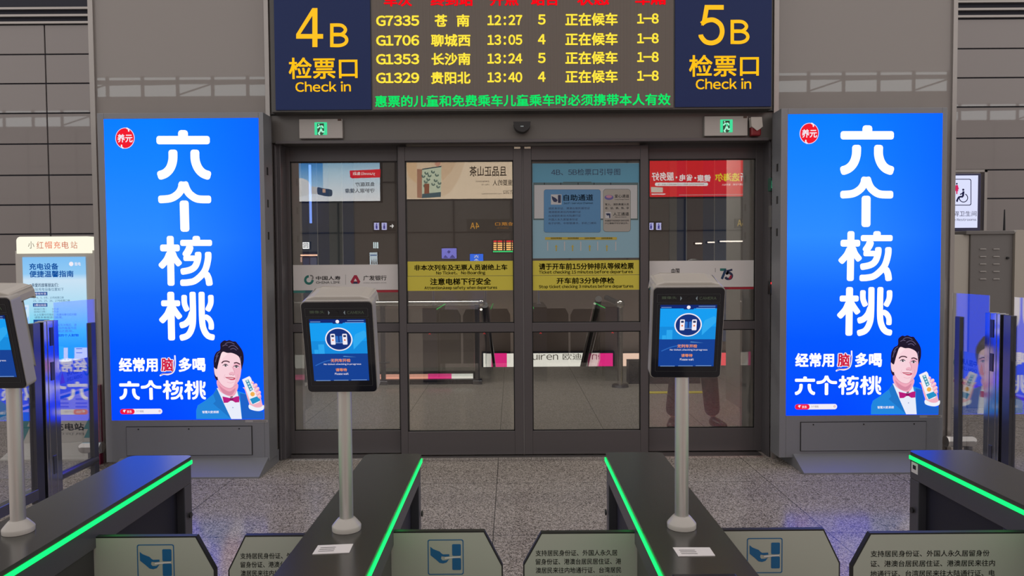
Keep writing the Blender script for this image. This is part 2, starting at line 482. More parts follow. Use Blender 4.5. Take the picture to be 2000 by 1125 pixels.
dl = leaf('door_2', xx(780, YF), xx(1020.5, YF), LEAF['top'], xx(793.5, YF), xx(1004, YF), LEAF['gt'], LEAF['m0'], LEAF['m1'], LEAF['gb'], YF)
dr = leaf('door_3', xx(1023.5, YF), xx(1266, YF), LEAF['top'], xx(1039, YF), xx(1251, YF), LEAF['gt'], LEAF['m0'], LEAF['m1'], LEAF['gb'], YF)
leaf('door_1', xx(552, YS), xx(796, YS), zz(283, YS), xx(570, YS), xx(779, YS), zz(313, YS), zz(646, YS), zz(630, YS), zz(839, YS), YS)
leaf('door_4', xx(1250, YS), xx(1497, YS), zz(283, YS), xx(1267, YS), xx(1475, YS), zz(313, YS), zz(646, YS), zz(630, YS), zz(839, YS), YS)
c = M()
for px in (1012, 1032):
    c.box(xx(px - 6, YF), YF - .012, zz(291, YF), xx(px + 6, YF), YF, zz(287, YF), m_steel)
c.box(xx(1020.6, YF), YF + .004, .015, xx(1023.4, YF), YF + .03, LEAF['top'], D('brush_seal', (.16, .15, .15), .8))
struct(c.build('trim_5'))

# lobby beyond the door
m_lwall = D('lobby_grey_panel', (0.30, 0.285, 0.27), 0.55)
m_lblue = D('lobby_dark_blue_panel', (0.06, 0.09, 0.21), 0.2)
m_lbrown = D('lobby_brown_wall', (0.26, 0.20, 0.17), 0.35)
m_lceil = D('lobby_ceiling_white', (0.5, 0.5, 0.5), 0.8)
m_void = D('void_dark', (0.03, 0.03, 0.032), 0.7)
w = M()
w.prism([(-3.2, 6.05), (3.2, 6.05), (3.2, 6.6), (4.15, 7.35), (4.15, 14.2), (-4.15, 14.2), (-4.15, 7.35), (-3.2, 6.6)], 'z', 3.6, 3.75, m_lceil)
struct(w.build('ceiling'))  # unseen ceiling, added to block the world light and darken the lobby
w = M(); w.box(-4.2, 13.3, -4, 4.2, 13.5, 3.6, m_lbrown)
m_lteal = D('lobby_teal_panel', (.15, .18, .19), .3); m_lred = D('lobby_maroon_panel', (.16, .10, .10), .4); m_lmid = D('lobby_mid_blue_panel', (.10, .15, .30), .3); m_ledge = D('lobby_panel_edge', (.6, .62, .64), .4)
for a, b, m in ((566, 590, m_lwall), (590, 603, m_lblue), (603, 619.5, m_lmid), (621, 643, m_lblue), (643, 668, m_lteal), (670, 691, m_lblue), (1308, 1322, m_lwall), (1322, 1340, m_lblue), (1342, 1373, m_lred), (1373, 1394.5, m_lblue), (1396, 1433, m_lmid), (1433, 1480, m_lteal), (619.5, 621, m_ledge), (668.5, 670, m_ledge), (1340, 1341.5, m_ledge), (1394.5, 1396, m_ledge)):
    w.box(max(-4.1, P(a, 450, 13.22).x), 13.22, 0.1, min(4.1, P(b, 450, 13.22).x), 13.32, 3.6, m)
struct(w.build('wall_lobby_back'))
w = M(); w.box(-2.42, 6.06, 0, -2.27, 8.0, .26, m_lwall); struct(w.build('wall_lobby_left'))
w = M(); w.box(2.47, 6.06, 0, 2.6, 8.2, 3.6, m_lwall); struct(w.build('wall_lobby_right'))
w = M(); w.box(-4.2, HOLE_Y, -4.1, 4.2, 13.4, -4.0, m_void); struct(w.build('floor_lower'))
for nm, sg in (('wall_lobby_side_left', -1), ('wall_lobby_side_right', 1)):
    w = M(); pts = [(3.1 * sg, 6.62), (4.1 * sg, 7.4), (4.1 * sg, 13.4), (4.2 * sg, 13.4), (4.2 * sg, 7.38), (3.2 * sg, 6.6)]
    w.prism(pts, 'z', -4, 3.6, m_lwall); struct(w.build(nm))

# far side of the hall behind the camera (seen only in the glass)
w = M(); m_far = D('hall_far_wall', (0.24, 0.23, 0.22), 0.6)
w.box(-66, -46, 0, 66, -45, 14.6, m_far)
for i in range(-14, 15): w.box(i * 4.6 - .05, -45, 0, i * 4.6 + .05, -44.9, 14.6, m_joint)
for z in (4, 8, 11): w.box(-66, -45, z, 66, -44.93, z + .08, m_joint)
struct(w.build('wall_front'))
w = M()
for i in range(-23, 24):
    w.box(i * 2.75 - 1.25, -45.05, 14.85, i * 2.75 + 1.25, -44.95, 15.75, EL('daylight_pane', (1, 1.06, 1.06), 2.6))
    w.box(i * 2.75 + 1.25, -45.1, 14.6, i * 2.75 + 1.5, -44.85, 16.4, m_far)
    w.tube([(i * 2.75 - 1.25, -44.8, 14.9), (i * 2.75 + 1.25, -44.8, 15.7)] if i % 3 == 0 else [(i * 2.75 - 1.25, -44.8, 15.7), (i * 2.75 + 1.25, -44.8, 15.75)], .07, m_far, 6)
    w.box(i * 2.75 - 1.25, -45.05, 16.1, i * 2.75 + 1.25, -44.95, 16.3, EL('daylight_pane', (1, 1.06, 1.06), 2.6))
w.box(-66, -45.2, 14.55, 66, -44.85, 14.8, m_far); w.box(-66, -45.2, 15.78, 66, -44.85, 16.08, m_far)
struct(w.build('window_1'))

# ------------------------------------------------------------------ departure board
YB = 5.60
root = thing('departure_board', (0, YB, 2.8), 'large departure board above the doors between 4B and 5B check-in panels', 'departure board')
x0, z0, x1, z1 = R(528, -60, 1508, 216, YB)
q = M(); q.box(x0, YB, z0, x1, 5.72, z1 + .3, D('board_housing', (0.10, 0.097, 0.093), .35, .2)); q.build('housing', root, bevel=.004)
m_bl = D('deep_blue_panel', (0.016, 0.034, 0.14), 0.35, 0, .25)
def check_panel(px0, px1, pb, big, bigbox, bbox, cbox, ebox, lab):
    a = R(px0, -60, px1, pb, YB)
    q = M(); q.box(a[0], YB - .012, a[1], a[2], YB + .002, a[3] + .25, m_bl); pn = q.build('sign_panel', root); pn['label'] = lab
    q = M()
    y = YB - .014
    def sk(bx, pts, w, cap=0, smooth=False):
        a, b, c_, d = bx; q.ribbon([TB_(a + (c_ - a) * u, b + (d - b) * v) for u, v in pts], w * YB / F, y, m_orange, cap=cap, smooth=smooth)
    def TB_(a, b): p = P(a, b, YB); return (p.x, p.z)
    def L_(pts): return [TB_(bigbox[0] + (bigbox[2] - bigbox[0]) * u, bigbox[1] + (bigbox[3] - bigbox[1]) * v) for u, v in pts]
    if big == '4':
        o_ = L_([(.60, 0), (.79, 0), (.79, .665), (1, .665), (1, .785), (.79, .785), (.79, 1), (.60, 1), (.60, .785), (0, .785), (0, .67)]); h_ = L_([(.60, .20), (.60, .665), (.16, .665)])
        tri = tessellate_polygon([[Vector((a_, b_, 0)) for a_, b_ in l_] for l_ in (o_, h_)])
        q.add([(a_, y, b_) for a_, b_ in o_ + h_], [tuple(t_) for t_ in tri], m_orange)
    else:
        q.flat(L_([(.24, 0), (.97, 0), (.97, .118), (.385, .118), (.30, .44), (.10, .515)]), y, m_orange)
        sk(bigbox, [(.115, .475), (.30, .395), (.58, .375), (.84, .49), (.91, .68), (.80, .86), (.55, .945), (.28, .92), (.11, .80), (.085, .74)], 9, 0, True)
    sk(bbox, [(.1, 0), (.1, 1)], 6.6)
    for z0_, z1_, xr in ((.07, .47, .86), (.47, .93, .93)):
        h_ = (z1_ - z0_) / 2; zc_ = (z0_ + z1_) / 2
        sk(bbox, [(.05, z0_), (.55, z0_), (xr - .10, z0_ + h_ * .35), (xr, zc_), (xr - .10, z1_ - h_ * .35), (.55, z1_), (.05, z1_)], 6.4, 0, True)
    q.text('检票口', *R(*cbox, YB), y, m_orange, .024); q.text('Check in', *R(*ebox, YB), y, m_orange, .022)
    q.build('lettering', pn)
check_panel(537, 724, 215, '4', (579.5, 17, 632, 93), (645.5, 47, 680.5, 93), (565, 113, 699, 155), (578, 160, 686, 180), 'dark blue panel reading 4B check in')
check_panel(1318, 1506, 209, '5', (1363.5, 11, 1414, 89), (1425.5, 40, 1462, 87), (1345, 108, 1481, 150.5), (1358, 154, 1466, 175), 'dark blue panel reading 5B check in')
a = R(727, -60, 1315, 213, YB)
q = M(); q.box(a[0], YB - .008, a[1], a[2], YB + .002, a[3] + .25, m_led); led = q.build('led_screen', root)
yl = YB - .010
def rowline(y, train, dest, tm, plat):
    row = bpy.data.objects.new('train_row', None); SC.collection.objects.link(row); row.parent = root; LOC[row.name] = LOC[root.name]
    dy = y
    def one(nm, s, *bx, bold=.03, mono=False):
        q = M(); q.text(s, *R(*bx, YB), yl, m_ledy, bold, mono=mono); q.build(nm, row)
    one('train_number', train, 735, dy + 3, 819, dy + 23.5, bold=.04, mono=True)
    for s, xa, xb in dest: one('destination', s, xa, dy + 1, xb, dy + 25, bold=.036)
    one('departure_time', tm, 952, dy + 2, 1020, dy + 22, bold=.04, mono=True)
    one('platform', plat, 1050.5, dy + 1, 1065.5, dy + 21, bold=.04)
    one('status', '正在候车', 1104, dy - 2, 1206, dy + 23, bold=.034)
    one('carriage', '1-8', 1244, dy - 1, 1286, dy + 19, bold=.04, mono=True)
rowline(28, 'G7335', (('苍', 849, 874), ('南', 892, 917)), '12:27', '5')
rowline(66.5, 'G1706', (('聊城西', 842, 919),), '13:05', '4')
rowline(103, 'G1353', (('长沙南', 843, 919),), '13:24', '5')
rowline(139.5, 'G1329', (('贵阳北', 842, 919),), '13:40', '4')
q = M(); q.text('惠票的儿童和免费乘车儿童乘车时必须携带本人有效', *R(733, 185, 1309, 208, YB), yl, m_ledg, .03); q.build('message_row', led)
for s, xa, xb in (('车次', 750, 805), ('终到站', 841, 924), ('开点', 957, 1013), ('站台', 1037, 1091), ('状态', 1127, 1190), ('车厢', 1240, 1300)):
    dyy = (1020 - (xa + xb) / 2) * .006
    q = M(); q.text(s, *R(xa, -12 + dyy, xb, 12 + dyy, YB), yl, m_ledr, .044); q.build('column_heading', led)

# ------------------------------------------------------------------ header fittings
def exit_sign(bx, lab):
    x0, z0, x1, z1 = R(*bx, 5.69)
    root = thing('exit_sign', ((x0 + x1) / 2, 5.70, z0), lab, 'exit sign', 'running man exit signs over the doors')
    q = M(); q.box(x0, 5.685, z0, x1, 5.72, z1, D('exit_sign_plate', (.52, .49, .46), .3)); q.build('plate', root, bevel=.004)
    w, h = x1 - x0, z1 - z0
    U = lambda u, v: (x0 + w * u, z1 - h * v)
    gl = E('#3FDE9A', 1.0); dk = D('exit_dark_green', (.06, .15, .09), .5); pale = E('#A8F4D0', 1.0)
    q = M(); y = 5.683
    # zoom frame: plate 235..1585 x 205..800
    def Z(a, b): return U((a - 235) / 1350, (b - 205) / 595)
    q.flat([Z(720, 310), Z(1110, 310), Z(1110, 695), Z(720, 695)], y, gl)
    q.flat([Z(805, 345), Z(1015, 345), Z(1015, 640), Z(960, 695), Z(805, 695)], y - .001, dk)
    q.flat([(a, b) for a, b in circ(*Z(855, 378), h * .035)], y - .002, pale)
    S = h * .075
    for pts in ([(910, 430), (930, 520)], [(905, 430), (860, 440), (815, 490)], [(915, 430), (960, 430), (990, 490)], [(915, 520), (885, 600), (845, 650), (890, 690)], [(935, 520), (960, 600), (1030, 595)], [(1010, 620), (1080, 680)]):
        q.ribbon([Z(*p) for p in pts], S, y - .002, gl if len(pts) == 2 else pale, cap=.3)
    q.build('running_man', root)
    q = M(); q.rect(*U(.895, .11), *U(.98, .01), y, D('red_brown_print', (.10, .05, .035), .5))
    q.build('corner_mark', root)
exit_sign((584.5, 232.5, 669, 270.5), 'pale plate with green running man, above the leftmost pane')
exit_sign((1376, 227, 1460, 265.5), 'pale plate with green running man, beside the red alarm strobe')
p = P(1019.5, 248, 5.66)
root = thing('motion_sensor', (p.x, 5.70, p.z), 'black half-dome motion sensor centred on the dark beam over the doors', 'sensor')
q = M(); hw = .066
pr = [(p.x - hw, p.z + .035), (p.x + hw, p.z + .035)] + [(p.x + hw * math.cos(-math.pi * i / 12), p.z + .02 + .062 * math.sin(-math.pi * i / 12)) for i in range(13)]
q.prism(pr, 'y', 5.63, 5.722, m_black); q.build('housing', root, bevel=.012)
q = M(); q.rect(p.x - .012, p.z - .003, p.x + .012, p.z + .003, 5.6285, E('#9aa0a0', .8)); q.build('indicator', root)
x0, z0, x1, z1 = R(1465, 231, 1487, 263, 5.68)
root = thing('alarm_strobe', ((x0 + x1) / 2, 5.70, z0), 'white and red alarm strobe beside the right exit sign', 'alarm')
q = M(); q.prism([(x0, z1), (x1 - .01, z1), (x1, z0 + .06), (x1 - .02, z0 + .045), ((x0 + x1) / 2, z0 + .03), (x0 + .015, z0 + .05), (x0, z0 + .06)], 'y', 5.65, 5.69, m_cream); q.build('bracket', root, bevel=.004)
q = M(); q.box(x0 + .004, 5.66, z0 - .012, x1 - .006, 5.715, z0 + .07, D('red_lens', (.25, .008, .015), .2)); q.build('red_lens', root, bevel=.012)

# wall devices on the right jamb
def jamb_box(nm, bx, m, lab, cat, extra=None):
    x0, z0, x1, z1 = R(*bx, 5.72)
    root = thing(nm, ((x0 + x1) / 2, 5.74, z0), lab, cat)
    q = M(); q.box(x0, 5.712, z0, x1, 5.77, z1, m); q.build('case', root, bevel=.004)
    if extra: extra(root, x0, z0, x1, z1)
def ex_a(root, x0, z0, x1, z1):
    q = M(); q.rect(x0 + .004, z1 - .025, x1 - .004, z1 - .008, 5.711, E('#FF2A30', 1.2)); q.build('red_light', root)
    q = M(); q.rect(x0 + .006, z0 + .015, x1 - .006, z1 - .035, 5.711, D('reader_blue', (.03, .05, .12), .2)); q.build('reader_face', root)
jamb_box('card_reader', (1503.5, 549, 1517, 575), m_black, 'small black card reader with red light on the right door jamb', 'card reader', ex_a)
def ex_b(root, x0, z0, x1, z1):
    q = M(); q.text('出', x0 + .008, z0 + .02, x0 + .028, z1 - .02, 5.711, E('#58D8A0', .7)); q.text('口', x0 + .034, z0 + .02, x1 - .006, z1 - .02, 5.711, E('#58D8A0', .7)); q.build('lettering', root)
jamb_box('green_sign', (1504, 347, 1519, 373), D('sign_green', (.01, .10, .06), .4), 'tiny dark green glowing sign on the right door jamb', 'sign', ex_b)
jamb_box('jamb_cover', (1505, 401, 1515, 444), D('jamb_cover_grey', (.16, .155, .15), .4), 'narrow grey cover plate on the jamb below the green sign', 'cover plate')

# ------------------------------------------------------------------ stickers on the door glass
def sticker(nm, bx, Y, m, lab, cat, group=None, loc=None):
    x0, z0, x1, z1 = R(*bx, Y)
    root = thing(nm, ((x0 + x1) / 2, Y, z0), lab, cat, group)
    q = M(); q.box(x0, Y, z0, x1, Y + .002, z1, m); q.build('sheet', root)
    return root, (x0, z0, x1, z1)
YN = YF + .016
grp = 'yellow notices on the sliding doors'
for bx, rows, lab in (
    ((796, 510, 1004, 538.6), (('非本次列车及无票人员谢绝上车', (809, 516.5, 991, 528)), ('No Ticket、 No Boarding', (852, 529.5, 948, 537.5))), 'yellow notice reading No Ticket, No Boarding'),
    ((796, 539.4, 1004, 567.5), (('注意电梯下行安全', (840, 543, 959, 556.5)), ('Attention,keep safety when departures', (829, 558.5, 971, 566.3))), 'yellow notice about keeping safe, under the no-ticket notice'),
    ((1040, 508.5, 1251, 537), (('请于开车前15分钟排队等候检票', (1052.5, 513.5, 1238, 526.5)), ('Ticket checking 15 minutes before departures', (1052.5, 527.6, 1236, 535.8))), 'yellow notice on ticket checking 15 minutes before departures'),
    ((1040, 537.8, 1251, 566.5), (('开车前3分钟停检', (1087, 542, 1200, 554)), ('Stop ticket checking 3 minutes before departures', (1052.5, 556, 1237, 564))), 'yellow notice stopping ticket checks 3 minutes before departures')):
    root, b = sticker('door_notice', bx, YN, m_yellow, lab, 'notice', grp)
    q = M()
    for i, (s, tb) in enumerate(rows): q.text(s, *R(*tb, YN), YN - .001, m_ink, .03 if i == 0 else .028)
    q.build('lettering', root)
YG = YS + .017
m_cl_green = D('print_teal', (.02, .20, .17), .5); m_cl_red = D('print_crimson', (.42, .012, .05), .5); m_cl_navy = D('print_navy', (.02, .03, .09), .5)
m_cl_grey = D('print_grey', (.25, .24, .24), .5)
def stripe(q, x0, x1, z0, z1, y, cols):
    n = len(cols)
    for i, m in enumerate(cols): q.rect(x0 + (x1 - x0) * i / n, z0, x0 + (x1 - x0) * (i + 1) / n, z1, y, m)
STR = [D('stripe_%d' % i, c, .5) for i, c in enumerate(((.05, .25, .22), (.04, .14, .18), (.03, .06, .15), (.04, .04, .12), (.12, .025, .08), (.3, .015, .05), (.42, .02, .04), (.45, .02, .04)))]
def china_life(q, T, S):
    """logos drawn in zoom pixels of the left banner (scale 6.617, origin 560,410); T maps to x,z; S is the layer depth"""
    def ring(cx, cy, ro, ri, a0, a1, m, y):
        n = 24
        o = [(cx + ro * math.cos(math.radians(a0 + (a1 - a0) * i / n)), cy + ro * math.sin(math.radians(a0 + (a1 - a0) * i / n))) for i in range(n + 1)]
        i_ = [(cx + ri * math.cos(math.radians(a0 + (a1 - a0) * i / n)), cy + ri * math.sin(math.radians(a0 + (a1 - a0) * i / n))) for i in range(n + 1)]
        q.flat([T(*p) for p in o + i_[::-1]], y, m)
    ring(287, 905, 62, 32, 0, 268, m_cl_green, S)
    ring(312, 875, 36, 18, -110, 60, m_cl_grey, S)
    q.flat([T(*p) for p in ((872, 843), (905, 843), (952, 928), (935, 953), (840, 953), (822, 928))], S, m_cl_red)
    q.flat([T(*p) for p in ((888, 885), (910, 922), (866, 922))], S - .0006, m_white)
    q.flat([T(*p) for p in ((865, 930), (912, 930), (918, 953), (858, 953))], S - .0006, m_cl_navy)
    q.flat([T(*p) for p in ((761, 835), (764, 835), (764, 965), (761, 965))], S, m_cl_grey)
    def tx(s, a, b, c, d, m, bold=.01):
        p0, p1 = T(a, d), T(c, b)
        q.text(s, min(p0[0], p1[0]), p0[1], max(p0[0], p1[0]), p1[1], S, m, bold, mirror=p0[0] > p1[0])
    tx('中国人寿', 378, 853, 695, 908, m_ink, .02); tx('CHINA LIFE', 380, 922, 688, 952, m_ink, .02)
    tx('广发银行', 990, 846, 1290, 912, m_ink, .02); tx('CHINA GUANGFA BANK', 990, 934, 1290, 949, m_cl_grey, .0)
def TL(a, b):
    p = P(560 + a / 6.617, 410 + b / 6.617, YG); return (p.x, p.z)
root, b = sticker('door_banner', (570, 517, 779, 566.5), YG, m_white, 'white sponsor banner with bank logos on the leftmost door pane', 'banner', 'white banners on the outer door panes')
q = M(); china_life(q, TL, YG - .001); q.build('logo_print', root)
q = M(); x0, z0, x1, z1 = R(570, 567, 779, 571.5, YG); stripe(q, x0, x1, z0, z1, YG, STR); q.build('colour_stripe', root)
root, b = sticker('door_banner', (1267, 509, 1475, 560.5), YG, m_white, 'white banner with a 75 emblem behind the right display terminal', 'banner', 'white banners on the outer door panes')
q = M()
def TR75(a, b):
    p = P(1260 + a / 11.25, 500 + b / 11.25, YG); return (p.x, p.z)
q.ribbon([TR75(1645, 300), TR75(1780, 300)], .021, YG - .001, m_cl_green, cap=0); q.ribbon([TR75(1770, 295), TR75(1685, 505)], .02, YG - .0012, D('print_blue75', (.01, .05, .13), .5), cap=.1)
q.ribbon([TR75(1800, 330), TR75(1915, 300)], .016, YG - .001, m_cl_navy, cap=0); q.ribbon([TR75(1820, 330), TR75(1790, 400)], .02, YG - .001, m_cl_navy, cap=0)
q.ribbon([TR75(1775, 395), TR75(1850, 370), TR75(1905, 420), TR75(1880, 490), TR75(1800, 500), TR75(1760, 465)], .02, YG - .001, m_cl_navy, cap=0); q.flat([TR75(1860, 430), TR75(1905, 420), TR75(1895, 495), TR75(1830, 515)], YG - .0016, m_cl_red)
q.build('emblem_print', root); q = M()
p0 = TR75(1536, 355); p1 = TR75(1541, 265); q.rect(p0[0], p0[1], p1[0] + .002, p1[1], YG - .001, m_cl_grey)
q.build('divider_line', root); q = M()
x0, z0, x1, z1 = R(1311, 524, 1327, 532, YG); q.text('中国', x0, z0 - .02, x1, z1, YG - .001, m_ink, .02)
q.build('logo_print', root)
q = M(); x0, z0, x1, z1 = R(1267, 561, 1475, 565.5, YG); stripe(q, x0, x1, z0, z1, YG, STR); q.build('colour_stripe', root)

# guide poster
m_pb = D('poster_blue', (.12, .36, .52), .45); m_pl = D('poster_pale_blue', (.28, .47, .57), .45); m_pw = D('poster_white', (.55, .55, .56), .45)
root, b = sticker('guide_poster', (1039, 319, 1250, 504), YN, m_pl, 'pale blue guide poster for 4B and 5B on the right sliding leaf', 'poster')
def TG(a, bb):
    p = P(1040 + a / 5.771, 315 + bb / 5.771, YN); return (p.x, p.z)
def gx(q, s, a, bb, c, d, m, k=1, bold=.01):
    p0, p1 = TG(a, d), TG(c, bb); q.text(s, p0[0], p0[1], p1[0], p1[1], YN - .001 * k, m, bold)
def gr(q, a, bb, c, d, m, k=1): q.flat([TG(a, d), TG(c, d), TG(c, bb), TG(a, bb)], YN - .001 * k, m)
q = M()
gr(q, 0, 25, 1208, 240, m_pb, .5)
gx(q, '4B、5B检票口引导图', 212, 82, 988, 160, m_cl_navy, 1.2, .0)
gr(q, 8, 240, 1192, 662, D('poster_line', (.10, .16, .17), .5)); gr(q, 20, 268, 1180, 645, m_pw, 1.4)
gr(q, 345, 232, 665, 242, D('poster_line', (.10, .16, .17), .5))
for a in (130, 315, 510, 690, 878): gr(q, a, 240, a + 8, 265, m_ink, 1.6)
def rp(a, bb, c, d, r, m, k):
    q.flat([TG(u, v) for u, v in rrect(a, bb, c, d, r)], YN - .001 * k, m)
rp(128, 318, 768, 802, 26, D('poster_card_edge', (.06, .16, .30), .5), 1.8); rp(131, 322, 765, 800, 24, D('poster_card_blue', (.10, .27, .50), .45), 2.1)
rp(795, 312, 1107, 795, 36, D('poster_line', (.10, .16, .17), .5), 1.8); rp(798, 316, 1104, 792, 34, D('poster_card_beige', (.40, .37, .33), .45), 2.1)
gr(q, 208, 374, 327, 488, m_pw, 2.4)
q.flat([TG(*p) for p in ((215, 392), (262, 415), (285, 440), (270, 455), (278, 462), (240, 458), (222, 430))], YN - .0027, m_cl_navy); rp(287, 380, 320, 470, 6, m_cl_navy, 2.7)
gx(q, '自助通道', 350, 372, 684, 446, m_cl_navy, 2.5, .02); gx(q, 'Self-service Channel', 352, 460, 684, 483, m_cl_navy, 2.5, .01)
for i, (s, e) in enumerate((('居民身份证、港澳台居民居住证', 645), ('港澳居民来往内地通行证', 543), ('台湾居民来往大陆通行证', 543), ('外国人永久居留身份证', 510), ('电子护照、中铁银通卡、手机二维码', 718))):
    gx(q, s, 180, 516 + i * 42, e, 544 + i * 42, m_cl_navy, 2.5, .0)
q.flat([TG(*p) for p in circ(862, 408, 50, 24, 28)], YN - .0025, D('poster_purple', (.14, .12, .36), .5)); q.flat([TG(*p) for p in circ(862, 398, 34, 20, 16)], YN - .0029, D('poster_pink', (.55, .25, .35), .5))
gx(q, '爱心通道', 925, 374, 1088, 412, m_cl_navy, 2.5, .01); gx(q, 'Caring Passage Channel', 925, 424, 1090, 438, m_cl_navy, 2.5)
gx(q, '军人、消防救援人员', 818, 472, 1086, 500, m_cl_navy, 2.5); gx(q, '老、幼、病、残、孕', 818, 514, 1086, 542, m_cl_navy, 2.5)
gr(q, 820, 572, 885, 642, m_pw, 2.4); q.flat([TG(*p) for p in ((825, 590), (850, 585), (878, 590), (878, 640), (866, 640), (862, 610), (840, 612))], YN - .0027, m_cl_navy)
gx(q, '人工通道', 908, 574, 1086, 614, m_cl_navy, 2.5); gx(q, 'Manual Channel', 930, 622, 1060, 634, m_cl_navy, 2.5)
gx(q, '本通道可核验临时身份证明', 816, 658, 1086, 680, m_cl_navy, 2.5); gx(q, '户口簿等不可识读证件。', 816, 688, 1080, 710, m_cl_navy, 2.5)
gr(q, 142, 855, 950, 885, D('poster_gold', (.55, .42, .06), .5), 1.5)
for k in range(4): gx(q, '自助检票通道', 208 + k * 190, 858, 330 + k * 190, 876, m_ink, 2)
for a in (165, 355, 538, 728, 932): gr(q, a, 905, a + 12, 1008, m_pw, 1.5)
for a in (268, 452, 645, 838): q.flat([TG(*p) for p in ((a, 940), (a + 15, 965), (a + 6, 965), (a + 6, 1012), (a - 6, 1012), (a - 6, 965), (a - 15, 965))], YN - .0015, D('poster_gold', (.55, .42, .06), .5))
q.build('printed_map', root)

# ------------------------------------------------------------------ advertising kiosks
YK = 5.46
# glyph strokes traced in photo pixels of the left kiosk: (points, width)
def z1(a, b): return (300 + a / 9.785, 450 + b / 9.785)
def z2(a, b): return (300 + a / 9.785, 560 + b / 9.785)
GL = {
 'liu': (((305, 254, 410, 350)), [([(356.5, 253.8), (356.5, 270)], 19), ([(304.5, 273.3), (408.8, 273.3)], 16), ([(336.5, 292), (336.5, 312), (331.5, 328), (321.5, 338.5), (307, 343.5)], 17.3), ([(379.8, 292), (380.3, 312), (386, 328), (396, 338.5), (410.5, 343.5)], 17.3)]),
 'ge': (((308, 355, 411, 452)), [([(356, 354.5), (353, 369), (345, 380), (331, 387.5), (308, 389.5)], 14.8), ([(358, 355), (364, 371), (372, 381), (386, 388.5), (411.5, 389.3)], 14.8), ([(356.4, 354.5), (356.6, 366)], 18.5), ([(358.6, 391.5), (360.3, 452.5)], 17.5)]),
 'he': (((308, 461, 415, 558)), [([z1(307, 105), z1(325, 1058)], 13.6), ([z1(115, 335), z1(490, 335)], 13.2), ([z1(300, 420), z1(240, 560), z1(115, 705)], 12.6), ([z1(350, 410), z1(395, 530), z1(500, 665)], 12.2),
   ([z1(806, 105), z1(808, 240)], 14.6), ([z1(500, 238), z1(1108, 238)], 11.8), ([z1(688, 285), z1(665, 375), z1(585, 500)], 14.5), ([z1(560, 532), z1(800, 532)], 10.6),
   ([z1(838, 410), z1(840, 530), z1(790, 680), z1(690, 755), z1(508, 792)], 12.6), ([z1(1032, 410), z1(1030, 560), z1(965, 780), z1(800, 950), z1(650, 995), z1(500, 1000)], 12.6), ([z1(985, 810), z1(1040, 920), z1(1062, 1058)], 13)]),
 'tao': (((310, 569.5, 418, 665)), [([z2(317, 98), z2(335, 1028)], 13.6), ([z2(135, 318), z2(497, 318)], 11.6), ([z2(310, 385), z2(250, 530), z2(125, 675)], 12.2), ([z2(350, 380), z2(405, 470), z2(505, 605)], 11.4),
   ([z2(575, 158), z2(582, 330), z2(640, 465)], 10.8), ([z2(735, 98), z2(745, 600), z2(720, 800), z2(640, 935), z2(492, 985)], 12), ([z2(735, 470), z2(690, 610), z2(600, 710), z2(490, 745)], 12.2),
   ([z2(907, 98), z2(918, 640), z2(960, 840), z2(1040, 945), z2(1158, 975)], 11.8), ([z2(1082, 158), z2(1082, 320), z2(1015, 465)], 10.8), ([z2(960, 568), z2(1040, 610), z2(1090, 700), z2(1092, 825)], 10.4)]),
}
def draw_glyph(q, key, dst, y, m, T):
    (a, b, c, d), st = GL[key]; A, B_, C_, D_ = dst
    kx, ky = (C_ - A) / (c - a), (D_ - B_) / (d - b)
    k = (kx + ky) / 2 * T_SCALE
    for pts, w in st:
        pp = [T(A + (u - a) * kx, B_ + (v - b) * ky) for u, v in pts]
        q.ribbon(pp, w * k, y, m, cap=.28)
T_SCALE = YK / F
def TK(a, b):
    p = P(a, b, YK); return (p.x, p.z)
sx0, sz0, sx1, sz1 = R(209, 231, 509, 820.5, YK)
blue_hi = (0.035, 0.27, 1.05); blue_mid = (0.06, 0.30, 1.05); blue_lo = (0.0, 0.075, 1.0)
m_screen = grad_emit('blue_advert_picture', [(0.0, (0, .065, 1.9)), (0.25, (0, .095, 1.95)), (0.42, (.006, .15, 1.95)), (0.6, (.026, .265, 1.95)), (0.85, (.006, .23, 1.95)), (1.0, (0, .21, 1.95))], s=1.0, right=(0.0, .12, 1.9))
